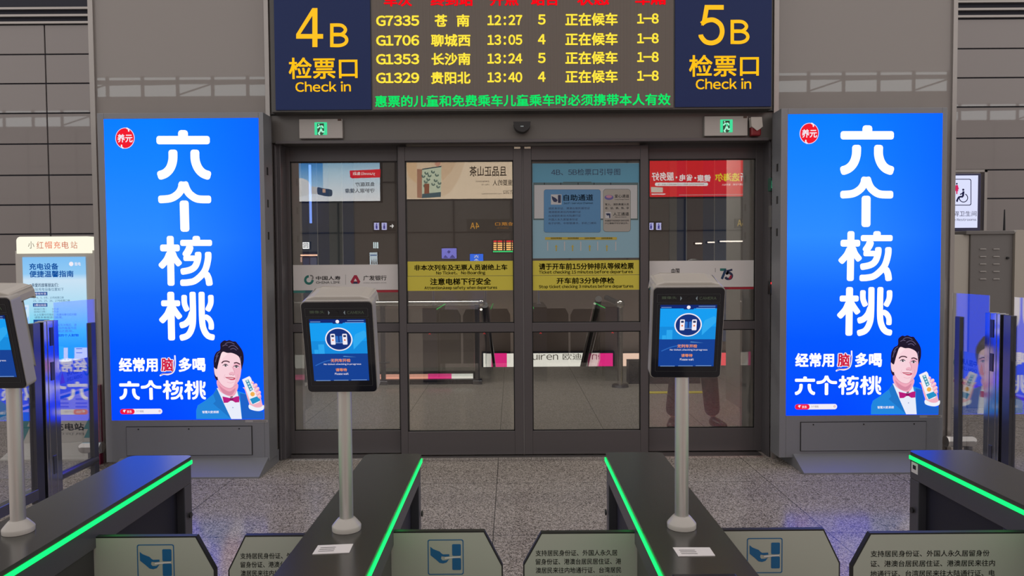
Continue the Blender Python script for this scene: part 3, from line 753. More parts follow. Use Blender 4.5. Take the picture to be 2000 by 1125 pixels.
def kiosk(lab):
    cx = (sx0 + sx1) / 2
    root = thing('advertising_kiosk', (cx, YK + .1, 0), lab, 'advertising kiosk', 'blue lit advertising kiosks flanking the doors')
    bx0, bx1 = sx0 - .052, sx1 + .037; bt = sz1 + .045
    q = M()
    q.box(bx0, YK + .012, .07, sx0, YK + .2, bt, m_kiosk); q.box(sx1, YK + .012, .07, bx1, YK + .2, bt, m_kiosk)
    q.box(sx0, YK + .012, sz1, sx1, YK + .2, bt, m_kiosk); q.box(sx0, YK + .012, .07, sx1, YK + .2, sz0, m_kiosk)
    q.box(sx0, YK + .03, sz0, sx1, YK + .2, sz1, m_black)
    q.build('cabinet', root, bevel=.003)
    q = M(); q.prism([(YK - .20, 0), (YK - .20, .012), (YK + .012, .10), (YK + .26, .10), (YK + .26, 0)], 'x', sx0 + .055, sx1 + .028, m_kiosk); q.build('base_plate', root, bevel=.004)
    ax0, az0, ax1, az1 = R(246, 833, 492, 890, YK)
    q = M(); q.box(ax0, YK + .006, az0, ax1, YK + .014, az1, m_gasket); q.box(ax0 + .004, YK + .002, az0 + .004, ax1 - .004, YK + .008, az1 - .004, m_kiosk)
    for u in (.1, .5, .9):
        xx_ = ax0 + (ax1 - ax0) * u; q.cyl((xx_, YK + .003, az1 - .02), (xx_, YK - .001, az1 - .02), .006, .005, m_gasket, 12)
    q.build('access_panel', root)
    q = M(); lx0, lz0, lx1, lz1 = R(478, 820.5, 522, 825.5, YK); q.rect(lx0, lz0, lx1, lz1, YK + .010, D('maker_plate', (.42, .40, .40), .4)); q.rect(lx0 + .06, lz0 + .004, lx1 - .01, lz1 - .004, YK + .009, m_cl_grey); q.build('name_plate', root)
    for zc in (2.35, 2.1, 1.85): q = M(); q.box(bx1 - .001, YK + .07, zc - .06, bx1 + .002, YK + .1, zc, m_gasket); q.build('vent', root)
    for zc in (2.35, 2.1, 1.85): q = M(); q.box(bx0 - .002, YK + .07, zc - .06, bx0 + .001, YK + .1, zc, m_gasket); q.build('vent', root)
    q = M(); q.box(sx0, YK + .010, sz0, sx1, YK + .028, sz1, m_screen); scr = q.build('screen', root)
    y = YK + .008
    q = M()
    for k in ('liu', 'ge', 'he', 'tao'): draw_glyph(q, k, GL[k][0], y, m_headwhite, TK)
    q.build('headline', scr)
    q = M()
    def kt(s, a, b, c, d, m, bold=.01, k=0): q.text(s, *R(a, b, c, d, YK), y - .001 * k, m, bold)
    kt('经常用', 231, 699, 307, 726.5, m_headwhite, .044); kt('多喝', 348, 698.5, 400.5, 726.5, m_headwhite, .044)
    kt('脑', 312.3, 698, 339, 727, m_scrwhite, .12); kt('脑', 314, 699.5, 337, 725.5, E('#D0103C'), .036, 1)
    q.ribbon([TK(340.5, 694), TK(341, 712), TK(338, 726), TK(328, 731.5), TK(318, 731), TK(311, 734.5)], .012, y, m_scrwhite, cap=.4)
    q.ribbon([TK(340, 704), TK(339.5, 716), TK(336, 726.5), TK(328, 729.5), TK(319, 730), TK(313.5, 732.5)], .004, y - .001, E('#8A2030'), cap=0)
    for k, d in (('liu', (232, 745, 271.5, 781)), ('ge', (274, 743.5, 314, 781)), ('he', (316.5, 743.5, 357, 780.5)), ('tao', (359, 743.5, 401, 780.5))):
        draw_glyph(q, k, d, y, m_headwhite, TK)
    q.build('slogan', scr)
    q = M()
    x0, z0, x1, z1 = R(233.5, 798.8, 316, 809.3, YK); q.flat(rrect(x0, z0, x1, z1, (z1 - z0) * .48), y, m_scrwhite)
    xm = TK(262, 804)[0]; q.flat(rrect(x0, z0, xm, z1, (z1 - z0) * .48), y - .001, E('#F0103C'))
    q.flat([TK(*p) for p in ((239, 803), (241, 800.8), (245.5, 801.2), (243.5, 803), (242.5, 806.5), (240.5, 804))], y - .002, m_scrwhite)
    kt('京东', 247, 801.6, 256.5, 807, m_scrwhite, .02, 2); kt('六个核桃', 265, 801.5, 279.5, 806, E('#6A6070'), .0, 1)
    q.flat([TK(*p) for p in circ(311, 803.3, 2)], y - .001, E('#C87888')); q.flat([TK(*p) for p in circ(311, 803.3, 1.2)], y - .0015, m_scrwhite)
    q.build('search_bar', scr)
    # round red logo
    q = M()
    c = (243, 269.5)
    q.flat([TK(*p) for p in circ(*c, 18.8, 40, 20.6)], y, E('#F6D8F0')); q.flat([TK(*p) for p in circ(*c, 17.6, 40, 19.4)], y - .001, E('#F20A28'))
    kt('养元', 228.5, 261.5, 258, 278, m_scrwhite, .03, 2)
    q.ribbon([TK(245.5, 249.5), TK(250, 252), TK(250.5, 257)], .011, y - .002, m_scrwhite, cap=.45); q.ribbon([TK(240.5, 289.5), TK(237, 287), TK(236.5, 282)], .011, y - .002, m_scrwhite, cap=.45)
    q.build('round_logo', scr)
    # printed portrait (flat picture on the screen)
    def TP(a, b): return TK(360 + a / 5.922, 640 + b / 5.922)
    q = M()
    def poly(pts, col, k, sm=True):
        pts = [TP(*p) for p in pts]
        q.flat(catmull(pts, True, 4) if sm else pts, y - .0012 * k, E(col))
    poly([(133, 1058), (132, 960), (150, 900), (230, 850), (330, 770), (372, 705), (440, 700), (540, 720), (600, 730), (660, 750), (720, 770), (745, 900), (780, 960), (860, 985), (915, 975), (915, 1058)], '#1E86DC', 1, False)
    poly([(640, 760), (720, 775), (745, 900), (790, 960), (915, 975), (915, 1058), (665, 1058)], '#1560C8', 1.6, False)
    poly([(372, 700), (450, 870), (540, 1058), (662, 1058), (640, 860), (608, 735), (600, 715)], '#E8ECFA', 2, False)
    poly([(372, 700), (330, 770), (360, 850), (330, 880), (540, 1058), (450, 880)], '#1A74C8', 2.6, False)
    poly([(338, 430), (345, 560), (372, 610), (395, 590), (380, 480), (365, 430)], '#2A1838', 3)
    poly([(342, 455), (350, 540), (378, 570), (385, 500), (368, 455)], '#F4D0D8', 3.4)
    poly([(388, 600), (388, 700), (440, 760), (545, 800), (600, 745), (606, 640)], '#F0A8BC', 3)
    poly([(395, 660), (440, 700), (520, 740), (590, 700), (545, 780), (450, 760)], '#D88AA4', 3.3)
    poly([(372, 480), (385, 390), (410, 300), (470, 270), (560, 280), (640, 330), (662, 400), (655, 500), (640, 590), (600, 655), (540, 698), (480, 690), (420, 650), (388, 600)], '#F8D2DC', 4)
    poly([(560, 440), (600, 410), (655, 420), (655, 500), (640, 590), (600, 655), (560, 690), (590, 600), (575, 520)], '#EFB4C6', 4.5)
    poly([(338, 430), (340, 350), (368, 285), (412, 255), (414, 190), (432, 165), (462, 146), (490, 152), (520, 143), (560, 158), (592, 160), (618, 190), (642, 220), (668, 262), (684, 310), (686, 390), (672, 450), (662, 495), (655, 430), (646, 380), (632, 340), (598, 312), (545, 292), (495, 292), (450, 278), (428, 296), (410, 350), (396, 400), (384, 450), (374, 480), (345, 460)], '#1A1028', 5)
    for pts in ([(470, 190), (500, 172), (540, 172), (580, 192)], [(510, 228), (545, 208), (585, 214), (622, 250)], [(530, 250), (570, 240), (605, 262)], [(440, 215), (470, 200), (500, 205)], [(365, 340), (385, 300), (415, 275)], [(358, 400), (372, 350), (392, 318)], [(655, 330), (648, 360), (655, 395)]): q.ribbon([TP(*p) for p in pts], .006, y - .0068, E('#5A5070'), cap=.4)
    for pts in ([(430, 412), (455, 390), (495, 388), (525, 402)], [(572, 412), (605, 405), (645, 425)]): q.ribbon([TP(*p) for p in pts], .009, y - .007, E('#4A2838'), cap=.45)
    for cx_, cy_ in ((475, 438), (600, 452)):
        q.flat(catmull([TP(cx_ + a_, cy_ + b_) for a_, b_ in ((-30, 2), (-14, -12), (6, -15), (26, -4), (32, 4), (10, 12), (-14, 11))], True, 4), y - .0066, E('#F0E4EC')); q.flat([TP(*p) for p in circ(cx_ + 2, cy_ - 1, 13)], y - .0072, E('#2A1828')); q.flat([TP(*p) for p in circ(cx_ + 6, cy_ - 5, 3.5)], y - .0074, E('#F0F0F8'))
        q.ribbon([TP(cx_ - 31, cy_ + 2), TP(cx_ - 12, cy_ - 13), TP(cx_ + 8, cy_ - 15), TP(cx_ + 31, cy_ + 1)], .0048, y - .0076, E('#3A2030'), cap=.4)
    poly([(514, 530), (535, 514), (560, 512), (584, 534), (572, 546), (545, 540), (525, 545)], '#EDB2C2', 5.6); q.ribbon([TP(518, 538), TP(530, 545), TP(546, 543), TP(562, 549), TP(580, 543)], .0032, y - .0074, E('#B86C84'), cap=.4)
    q.ribbon([TP(552, 450), TP(575, 500), TP(582, 528)], .004, y - .0072, E('#DC94AA'), cap=.4)
    poly([(478, 575), (530, 572), (585, 580), (580, 602), (540, 606), (505, 592)], '#D0506E', 5.6)
    poly([(492, 578), (530, 580), (574, 586), (560, 591), (530, 589), (505, 585)], '#F4ECF0', 6.0, False)
    q.ribbon([TP(472, 570), TP(500, 578), TP(540, 580), TP(590, 584)], .003, y - .0078, E('#9A3850'), cap=.4)
    q.ribbon([TP(492, 628), TP(535, 640), TP(572, 628)], .004, y - .0066, E('#E8B0C0'), cap=.45)
    q.ribbon([TP(470, 540), TP(460, 570), TP(468, 592)], .003, y - .0066, E('#E8B4C4'), cap=.45)
    q.ribbon([TP(618, 540), TP(618, 570), TP(606, 600)], .003, y - .0066, E('#DC9CB0'), cap=.45)
    poly([(425, 300), (470, 285), (500, 295), (470, 330), (440, 360), (420, 400)], '#FCDEE4', 4.3)
    q.ribbon([TP(388, 600), TP(425, 655), TP(480, 693), TP(540, 700), TP(602, 655)], .004, y - .0064, E('#D890A8'), cap=.45)
    # bow tie, buttons
    poly([(440, 795), (500, 808), (545, 818), (545, 838), (500, 868), (455, 870)], '#B8187C', 6, False); poly([(545, 818), (600, 795), (635, 792), (635, 862), (590, 866), (545, 838)], '#B8187C', 6, False)
    poly([(525, 812), (568, 812), (565, 845), (528, 845)], '#8C1060', 6.4, False); poly([(530, 800), (560, 794), (562, 806), (535, 810)], '#302038', 6.4, False)
    q.flat([TP(*p) for p in circ(560, 925, 7)], y - .006, E('#9AA8D0'))
    # hand holding the drink
    poly([(680, 690), (700, 720), (730, 820), (750, 880), (760, 930), (860, 960), (915, 930), (900, 880), (880, 800), (850, 740), (800, 700)], '#F0B0C0', 6)
    poly([(750, 890), (755, 940), (850, 965), (915, 945), (918, 895), (880, 920), (820, 920)], '#EEF2FA', 6.5)
    poly([(668, 600), (752, 560), (770, 580), (800, 660), (880, 840), (860, 865), (790, 890), (770, 870)], '#F2F0F6', 7, False)
    poly([(706, 612), (742, 598), (795, 715), (760, 738)], '#1E88A8', 7.5, False)
    tt = [(752, 635), (768, 665), (783, 695)]
    for a, b in ((722, 612), (735, 643), (749, 674), (763, 705)): q.flat([TP(*p) for p in ((a - 6, b), (a + 14, b - 9), (a + 22, b + 10), (a + 2, b + 19))], y - .0096, E('#BFE6F0'))
    q.flat([TP(*p) for p in circ(790, 768, 26)], y - .009, E('#F0B050'))
    poly([(758, 825), (865, 785), (880, 842), (790, 885)], '#2090C8', 7.5, False)
    for k, (a, b, c_, d_) in enumerate(((845, 655, 795, 690), (868, 695, 812, 735), (885, 740, 830, 775), (890, 785, 850, 805), (800, 625, 785, 650))):
        q.ribbon([TP(a, b), TP((a + c_) / 2, (b + d_) / 2 - 4), TP(c_, d_)], .030 if k < 4 else .02, y - .0102, E('#EFA4B6'), cap=.45)
        q.ribbon([TP(a - 4, b - 6), TP((a + c_) / 2, (b + d_) / 2 - 9), TP(c_, d_ - 5)], .016 if k < 4 else .01, y - .0108, E('#F8CCD4'), cap=.45)
    q.build('portrait_picture', scr)
    q = M(); kt('智慧大使:郎朗', 394.5, 802.5, 426.5, 807.5, m_scrwhite, .03, 3); q.build('caption', scr)
    return root
def copy_tree(o, parent=None):
    c_ = o.copy(); SC.collection.objects.link(c_)
    if parent: c_.parent = parent
    LOC[c_.name] = LOC[o.name]
    for ch in list(o.children): copy_tree(ch, c_)
    return c_
k1 = kiosk('blue lit advertising kiosk left of the doors, beside the charging station')
k2 = copy_tree(k1)
rx0, rz0, rx1, rz1 = R(1539, 221, 1838, 811.5, YK)
k2.location.x += (rx0 + rx1) / 2 - (sx0 + sx1) / 2
tag(k2, 'blue lit advertising kiosk right of the doors, beside the restroom sign', 'advertising kiosk', 'blue lit advertising kiosks flanking the doors')

# ------------------------------------------------------------------ turnstiles
LONG = ['支持居民身份证、外国人永久居', '留身份证、港澳台居民居住证、港', '澳居民来往内地通行证、台湾居民', '来往大陆通行证、电子护照等有效']
WIDE = ['支持居民身份证、外国人永久居留身份', '证、港澳台居民居住证、港澳居民来往内', '地通行证、台湾居民来往大陆通行证、电', '子护照等有效证件，自助检票通行请刷']
YWG = 1.70
def hand_icon(q, x0, z0, w, h, y):
    """card-in-reader pictogram; unit box as in the photo (103..517 x 175..590)"""
    U = lambda a, b: (x0 + w * (a - 103) / 414, z0 + h * (1 - (b - 175) / 415))
    o = [U(a, b) for a, b in rrect(103, 175, 517, 590, 24)]; i = [U(a, b) for a, b in rrect(114, 186, 506, 579, 18)]
    n = len(o)
    q.add([(a, y, b) for a, b in o + i], [(k, (k + 1) % n, n + (k + 1) % n, n + k) for k in range(n)], m_blueprint)
    q.flat([U(*p) for p in ((133, 258), (165, 285), (205, 302), (240, 315), (262, 338), (280, 350), (350, 348), (354, 372), (300, 378), (262, 372), (256, 400), (272, 420), (310, 420), (350, 405), (320, 445), (280, 458), (240, 450), (190, 405), (135, 360))], y, m_blueprint)
    q.flat([U(*p) for p in rrect(385, 395, 487, 535, 14)], y, m_blueprint); q.flat([U(*p) for p in rrect(385, 230, 487, 368, 14)], y, m_blueprint)
    q.flat([U(*p) for p in ((300, 384), (480, 372), (480, 388), (420, 392), (300, 402))], y - .0004, m_white)
def wing(root, xg, side, xt, xm, zt, zk, icon, rows, textx, text_z):
    """glass wing leaf from the gate face xg toward the lane; xt: where the slanted edge starts, xm: its lane edge"""
    pts = [(xg, .18), (xm, .18), (xm, zk), (xt, zt), (xg, zt)]
    if side < 0: pts = pts[::-1]
    q = M(); q.prism(pts, 'y', YWG, YWG + .014, m_wing_edge)
    ins = .0035
    s = 1 if xm > xg else -1
    fr = [(xg, .18), (xm - s * ins, .18), (xm - s * ins, zk - .001), (xt - s * ins * .6, zt - ins), (xg, zt - ins)]
    q.flat(fr, YWG - .0006, m_wing)
    wg = q.build('wing_panel', root)
    q = M()
    if icon: hand_icon(q, *icon, YWG - .0012)
    if rows:
        for k, sline in enumerate(rows):
            x0, x1, zt_, h, st = textx
            q.text(sline, x0 + (0.0 if k else 0.0), zt_ - st * k - h, x1 if k else x1 - (x1 - x0) * .045, zt_ - st * k, YWG - .0012, m_inkg, .008)
    q.build('printed_text' if rows else 'card_pictogram', wg)
def gate(lab, X0, X1, strip_side, near=.98, far=2.22, sticker_w=True, serial=False):
    cx = (X0 + X1) / 2
    root = thing('turnstile', (cx, 1.6, 0), lab, 'turnstile', 'ticket gate turnstiles in a row')
    q = M(); q.prism(rrect(X0, near, X1, far, .02), 'z', .985, 1.0, m_gtop); q.build('lid', root, bevel=.003)
    xs = X1 if strip_side > 0 else X0
    q = M()
    q.box(X0 + .004, near + .01, .915, X1 - .004, far - .006, .985, m_gate)
    q.build('upper_body', root, bevel=.003)
    q = M(); q.box(xs - .006 * strip_side, near + .012, .977, xs + .0025 * strip_side, far - .012, .988, m_green); q.build('light_bar', root)
    q = M(); q.box(X0 + .004, far - .055, 0, X1 - .004, far - .006, .915, m_gate); q.build('end_post', root, bevel=.003)
    q = M(); q.box(X0 + .004, near + .01, 0, X1 - .004, near + .09, .915, m_gate); q.build('end_post', root, bevel=.003)
    q = M(); q.box(X0 + .028, near + .09, .02, X1 - .028, far - .055, .915, m_core); q.build('inner_case', root)
    q = M(); q.box(X0 + .010, 1.45, .0, X1 - .010, 1.80, .915, D('gate_pylon', (.06, .058, .062), .3, .3)); q.build('pylon', root, bevel=.004)
    for z in (.82, .60):
        q = M(); q.cyl((xs, far - .03, z), (xs + .004 * strip_side, far - .03, z), .009, .009, m_black, 14); q.build('sensor_eye', root)
    q = M(); zc = .66; r = .018
    for s1 in (1, -1): q.add([(cx - r, far - .0045, zc - r * s1), (cx - r + .007, far - .0045, zc - r * s1), (cx + r, far - .0045, zc + r * s1), (cx + r - .007, far - .0045, zc + r * s1)], [(0, 1, 2, 3)], EL('red_cross_light', (3.0, .03, .06)))
    q.build('red_cross', root)
    q = M(); q.box(X0 + .012, 1.10, 1.0, X1 - .045, 1.335, 1.005, m_black); q.build('card_reader', root, bevel=.004)
    return root, cx
XG = [(-1.205, -1.008), (-.464, -.287), (.289, .467), (1.243, 1.44)]
labs = ['leftmost turnstile with green light bar, below the left kiosk', 'dark turnstile with green light bar, second from left, under the left display terminal',
        'dark turnstile with green light bar, third from left, under the right display terminal', 'rightmost turnstile with green light bar and a small white tag']
gates = [gate(labs[i], *XG[i], (1, 1, -1, -1)[i]) for i in range(4)]
def wz(py, px): return P(px, py, YWG).z
def wx(px, py=1080): return P(px, py, YWG).x
# lane 1
wing(gates[0][0], XG[0][1] - .02, 1, wx(384), wx(419.5), wz(1047.5, 300), wz(1113, 419), (wx(268), wz(1134, 300), wx(340.5) - wx(268), .0895), None, None, None)
wing(gates[1][0], XG[1][0] + .02, -1, wx(479), wx(445), wz(1045.5, 530), wz(1113, 445), None, LONG, (wx(469.5), wx(634), wz(1079.5, 530), .0145, .0212), None)
# lane 2
wing(gates[1][0], XG[1][1] - .02, 1, wx(946.5), wx(982), wz(1037.5, 880), wz(1105, 980), (wx(835.5), wz(1122, 880), wx(905.5) - wx(835.5), .0865), None, None, None)
wing(gates[2][0], XG[2][0] + .02, -1, wx(1057), wx(1021.5), wz(1039.5, 1150), wz(1103, 1022), None, LONG, (wx(1046), wx(1213), wz(1073.5, 1150), .0145, .0212), None)
# lane 3
wing(gates[2][0], XG[2][1] - .02, 1, wx(1609), wx(1641), wz(1034, 1550), wz(1099, 1640), (wx(1458.5), wz(1119, 1490), wx(1528) - wx(1458.5), .0865), None, None, None)
wing(gates[3][0], XG[3][0] + .02, -1, wx(1699), wx(1664), wz(1040.5, 1800), wz(1106, 1665), None, WIDE, (wx(1700), wx(1943), wz(1074.5, 1800), .0155, .0245), None)
# white tags lying on the two middle gates
def lid_tag(pts, lab, textx):
    v = []
    for px, py in pts:
        ray = fwd + IR * ((px - 1000) / F) + IU * ((562.5 - py) / F)
        s = (1.0015 - CAM_Z) / ray.z; v.append((ray.x * s, ray.y * s))
    c_ = (sum(a for a, b in v) / 4, sum(b for a, b in v) / 4)
    root = thing('lid_tag', (c_[0], c_[1], 1.0), lab, 'tag', 'white tags on the gate lids')
    q = M(); q.prism(v[::-1], 'z', 1.0003, 1.0015, m_white); q.build('card', root)
    q = M()
    L = lambda u, w_: (v[0][0] + (v[1][0] - v[0][0]) * u + (v[3][0] - v[0][0]) * w_, v[0][1] + (v[1][1] - v[0][1]) * u + (v[3][1] - v[0][1]) * w_)
    for w_ in (.3, .5, .7):
        a, b, c2, d = L(.12, w_), L(.55, w_), L(.55, w_ + .06), L(.12, w_ + .06)
        q.add([(p[0], p[1], 1.0019) for p in (a, b, c2, d)], [(3, 2, 1, 0)], m_cl_grey)
    q.build('printed_lines', root)
lid_tag([(621, 1065), (690, 1062), (682, 1079), (610, 1082)], 'white tag on the second gate lid, in front of the left terminal', None)
lid_tag([(1314, 1069), (1386, 1069), (1397, 1085), (1325, 1086)], 'white tag on the third gate lid, in front of the right terminal', None)
q = M(); x0, z0, x1, z1 = R(1767.5, 899, 1780, 919, 2.216)
gx4 = XG[3][0] - .0
q2 = M(); q2.box(gx4 + .0035, 2.170, z0, gx4 + .0045, 2.205, z1, m_white); q2.box(gx4 + .0028, 2.180, z0 + .012, gx4 + .0037, 2.196, z1 - .008, m_ink)
tg = q2.build('side_tag', gates[3][0])

# ------------------------------------------------------------------ face display terminals on the gates
TILT = math.radians(13)
m_hood = D('terminal_hood', (.50, .47, .43), .35)
m_bglass = D('black_screen_glass', (.008, .008, .014), .08, 0, .5, coat=.0)
m_scr_top = E('#0A9CF0', 1.0); m_scr_low = E('#0A3E92', 1.0); m_scr_navy = E('#06246E', 1.0); m_scr_or = E('#FF9A48', 1.0)
def terminal(lab, px, py, d, pole_x, gate_i, yaw=0.0):
    c = P(px, py, d)
    py_ = 1.585
    root = thing('display_terminal', (pole_x, py_, 1.0), lab, 'display terminal', 'face display terminals on poles')
    q = M(); q.lathe((pole_x, py_, 1.0), [(0, .0005), (.032, .0005), (.0325, .010), (.031, .0125), (.0215, .024), (.018, .0275), (.0165, .028), (0, .028)], D('flange_grey_cream', (.50, .475, .44), .28), 40); q.build('base_flange', root, smooth=True)
    q = M(); q.cyl((pole_x, py_, 1.026), (pole_x, py_, c.z - .02), .0152, .0152, m_satin, 36); q.build('pole', root, smooth=True)
    cy, sy = math.cos(yaw), math.sin(yaw)
    uu = Vector((cy, sy, 0)); ww0 = Vector((sy, -cy, 0))
    vv = Vector((0, 0, 1)) * math.cos(TILT) + ww0 * math.sin(TILT)
    ww = ww0 * math.cos(TILT) - Vector((0, 0, 1)) * math.sin(TILT)
    S = .1515 / 618
    def T(a, b, k): # zoom pixels of the left terminal front (centre 413,625), k = height above the face
        return tuple(c + uu * ((a - 413) * S) + vv * ((625 - b) * S) + ww * k)
    def slab(outline, k0, k1, m, q):
        n = len(outline)
        tri = tessellate_polygon([[Vector((a, b, 0)) for a, b in outline]])
        vs = [T(a, b, k0) for a, b in outline] + [T(a, b, k1) for a, b in outline]
        q.add(vs, [tuple(t) for t in tri] + [tuple(n + i for i in t) for t in tri] + [(i, (i + 1) % n, n + (i + 1) % n, n + i) for i in range(n)], m)
    q = M(); slab(rrect(98, 198, 728, 1050, 42), -.034, -.002, m_silver, q); q.build('shell', root, bevel=.003)
    q = M(); slab([(118, 290), (118, 226), (136, 186), (212, 166), (613, 166), (690, 186), (708, 226), (708, 290)], -.085, -.012, m_hood, q)
    slab([(140, 300), (140, 900), (690, 900), (690, 300)], -.05, -.030, m_silver, q); q.build('hood', root, bevel=.005)
    q = M(); slab(rrect(106, 207, 721, 1043, 36), -.004, .001, m_bglass, q); fp = q.build('front_glass', root, bevel=.001)
    q = M()
    def line(o, w, k, m):
        n = len(o); cx = sum(p[0] for p in o) / n; cyy = sum(p[1] for p in o) / n
        xs = [p[0] for p in o]; ys = [p[1] for p in o]; fx = 1 - 2 * w / (max(xs) - min(xs)); fy = 1 - 2 * w / (max(ys) - min(ys))
        i_ = [(cx + (a - cx) * fx, cyy + (b - cyy) * fy) for a, b in o]
        q.add([T(a, b, k) for a, b in o + i_], [(j, (j + 1) % n, n + (j + 1) % n, n + j) for j in range(n)], m)
    m_ln = D('terminal_outline', (.06, .065, .07), .3); m_dimt = E('#5A6250', .55)
    line(rrect(136, 259, 686, 338, 8), 3.5, .0016, m_ln); line(rrect(140, 350, 690, 985, 10), 3.0, .0016, m_ln)
    q.text('摄像头', 176, -306, 306, -280, .0018, m_dimt, .01, T=lambda a, b, k: T(a, -b, k))
    q.text('CAMERA', 505, -312, 650, -286, .0018, m_dimt, .01, T=lambda a, b, k: T(a, -b, k))
    for a, s1 in ((345, 1), (480, -1)): q.flat([(a - 6 * s1, 280), (a + 8 * s1, 300), (a - 6 * s1, 320)], .0018, E('#8A9296', .6), T)
    q.flat(circ(414, 300, 16), .0018, D('lens_black', (.01, .01, .015), .05), T)
    q.build('camera_bar', fp)
    q = M()
    Y_ = lambda a, b, k: T(a, -b, k)
    q.rect(168, 360, 660, 935, .0016, m_scr_low, T); sc_ = q.build('screen', fp)
    q = M()
    q.rect(168, 360, 660, 392, .0020, m_scr_navy, T); q.rect(168, 392, 660, 678, .0020, m_scr_top, T)
    q.rect(168, 560, 660, 678, .0021, E('#0A8ADC', 1.0), T)
    q.flat([(345, 360), (490, 360), (455, 400), (375, 400)], .0024, m_scr_navy, T); q.flat(circ(414, 380, 16), .0028, m_scrwhite, T)
    q.flat([(560, 500), (640, 462), (658, 480), (658, 520), (540, 640), (540, 560)], .0024, E('#2AA8F0', 1.0), T); q.flat([(230, 590), (282, 590), (282, 678), (230, 678)], .0024, E('#28A6EE', 1.0), T); q.flat([(192, 640), (228, 640), (228, 678), (192, 678)], .0024, E('#28A6EE', 1.0), T)
    q.flat([(440, 705), (560, 712), (450, 700)], .0024, E('#6AA8E0', 1.0), T)
    q.ribbon([(190, 790), (300, 745), (450, 730)], 9, .0022, E('#2A64B8', 1.0), T, cap=.4)
    q.flat(circ(416, 543, 120, 48, 108), .0026, m_scrwhite, T); q.flat(circ(416, 543, 109, 48, 98), .0029, E('#0C2E78', 1.0), T)
    for a in (344, 449):
        q.flat(rrect(a, 492, a + 41, 592, 8), .0033, m_scrwhite, T); q.flat(rrect(a + 8, 503, a + 33, 522, 4), .0037, E('#20305C', 1.0), T); q.flat(circ(a + 20, 549, 8), .0037, E('#E07030', 1.0), T)
    q.flat([(388, 510), (412, 514), (412, 568), (388, 572)], .0033, E('#2A6AC0', 1.0), T); q.flat([(422, 514), (446, 510), (446, 572), (422, 568)], .0033, E('#2A6AC0', 1.0), T); q.ribbon([(386, 575), (448, 575)], 5, .0034, E('#90B8F0', 1.0), T, cap=0)
    q.text('无列车开检', 330, -757, 505, -725, .0026, m_scr_or, .02, T=Y_); q.text('No ticket checking in progress', 266, -788, 597, -768, .0026, m_scrwhite, .01, T=Y_)
    q.text('请等待', 368, -845, 468, -815, .0026, m_scr_or, .02, T=Y_); q.text('Please wait', 358, -878, 480, -857, .0026, m_scrwhite, .01, T=Y_)
    for a, b, c2 in ((176, 265, 378), (500, 645, 368), (480, 645, 386), (185, 315, 928), (345, 475, 926), (500, 640, 924)): q.rect(a, c2, b, c2 + 7, .0026, E('#7AA0DC', .8), T)
    q.build('screen_picture', sc_)
terminal('display terminal on a pole, on the second gate from left', 663, 679, 1.535, -.377, 1)
terminal('display terminal on a pole, on the third gate, nearest the 75 emblem', 1342, 651, 1.545, .379, 2, math.radians(-3))
terminal('display terminal on a pole at the left photo edge, cut off', -34, 672, 1.53, -1.118, 0)

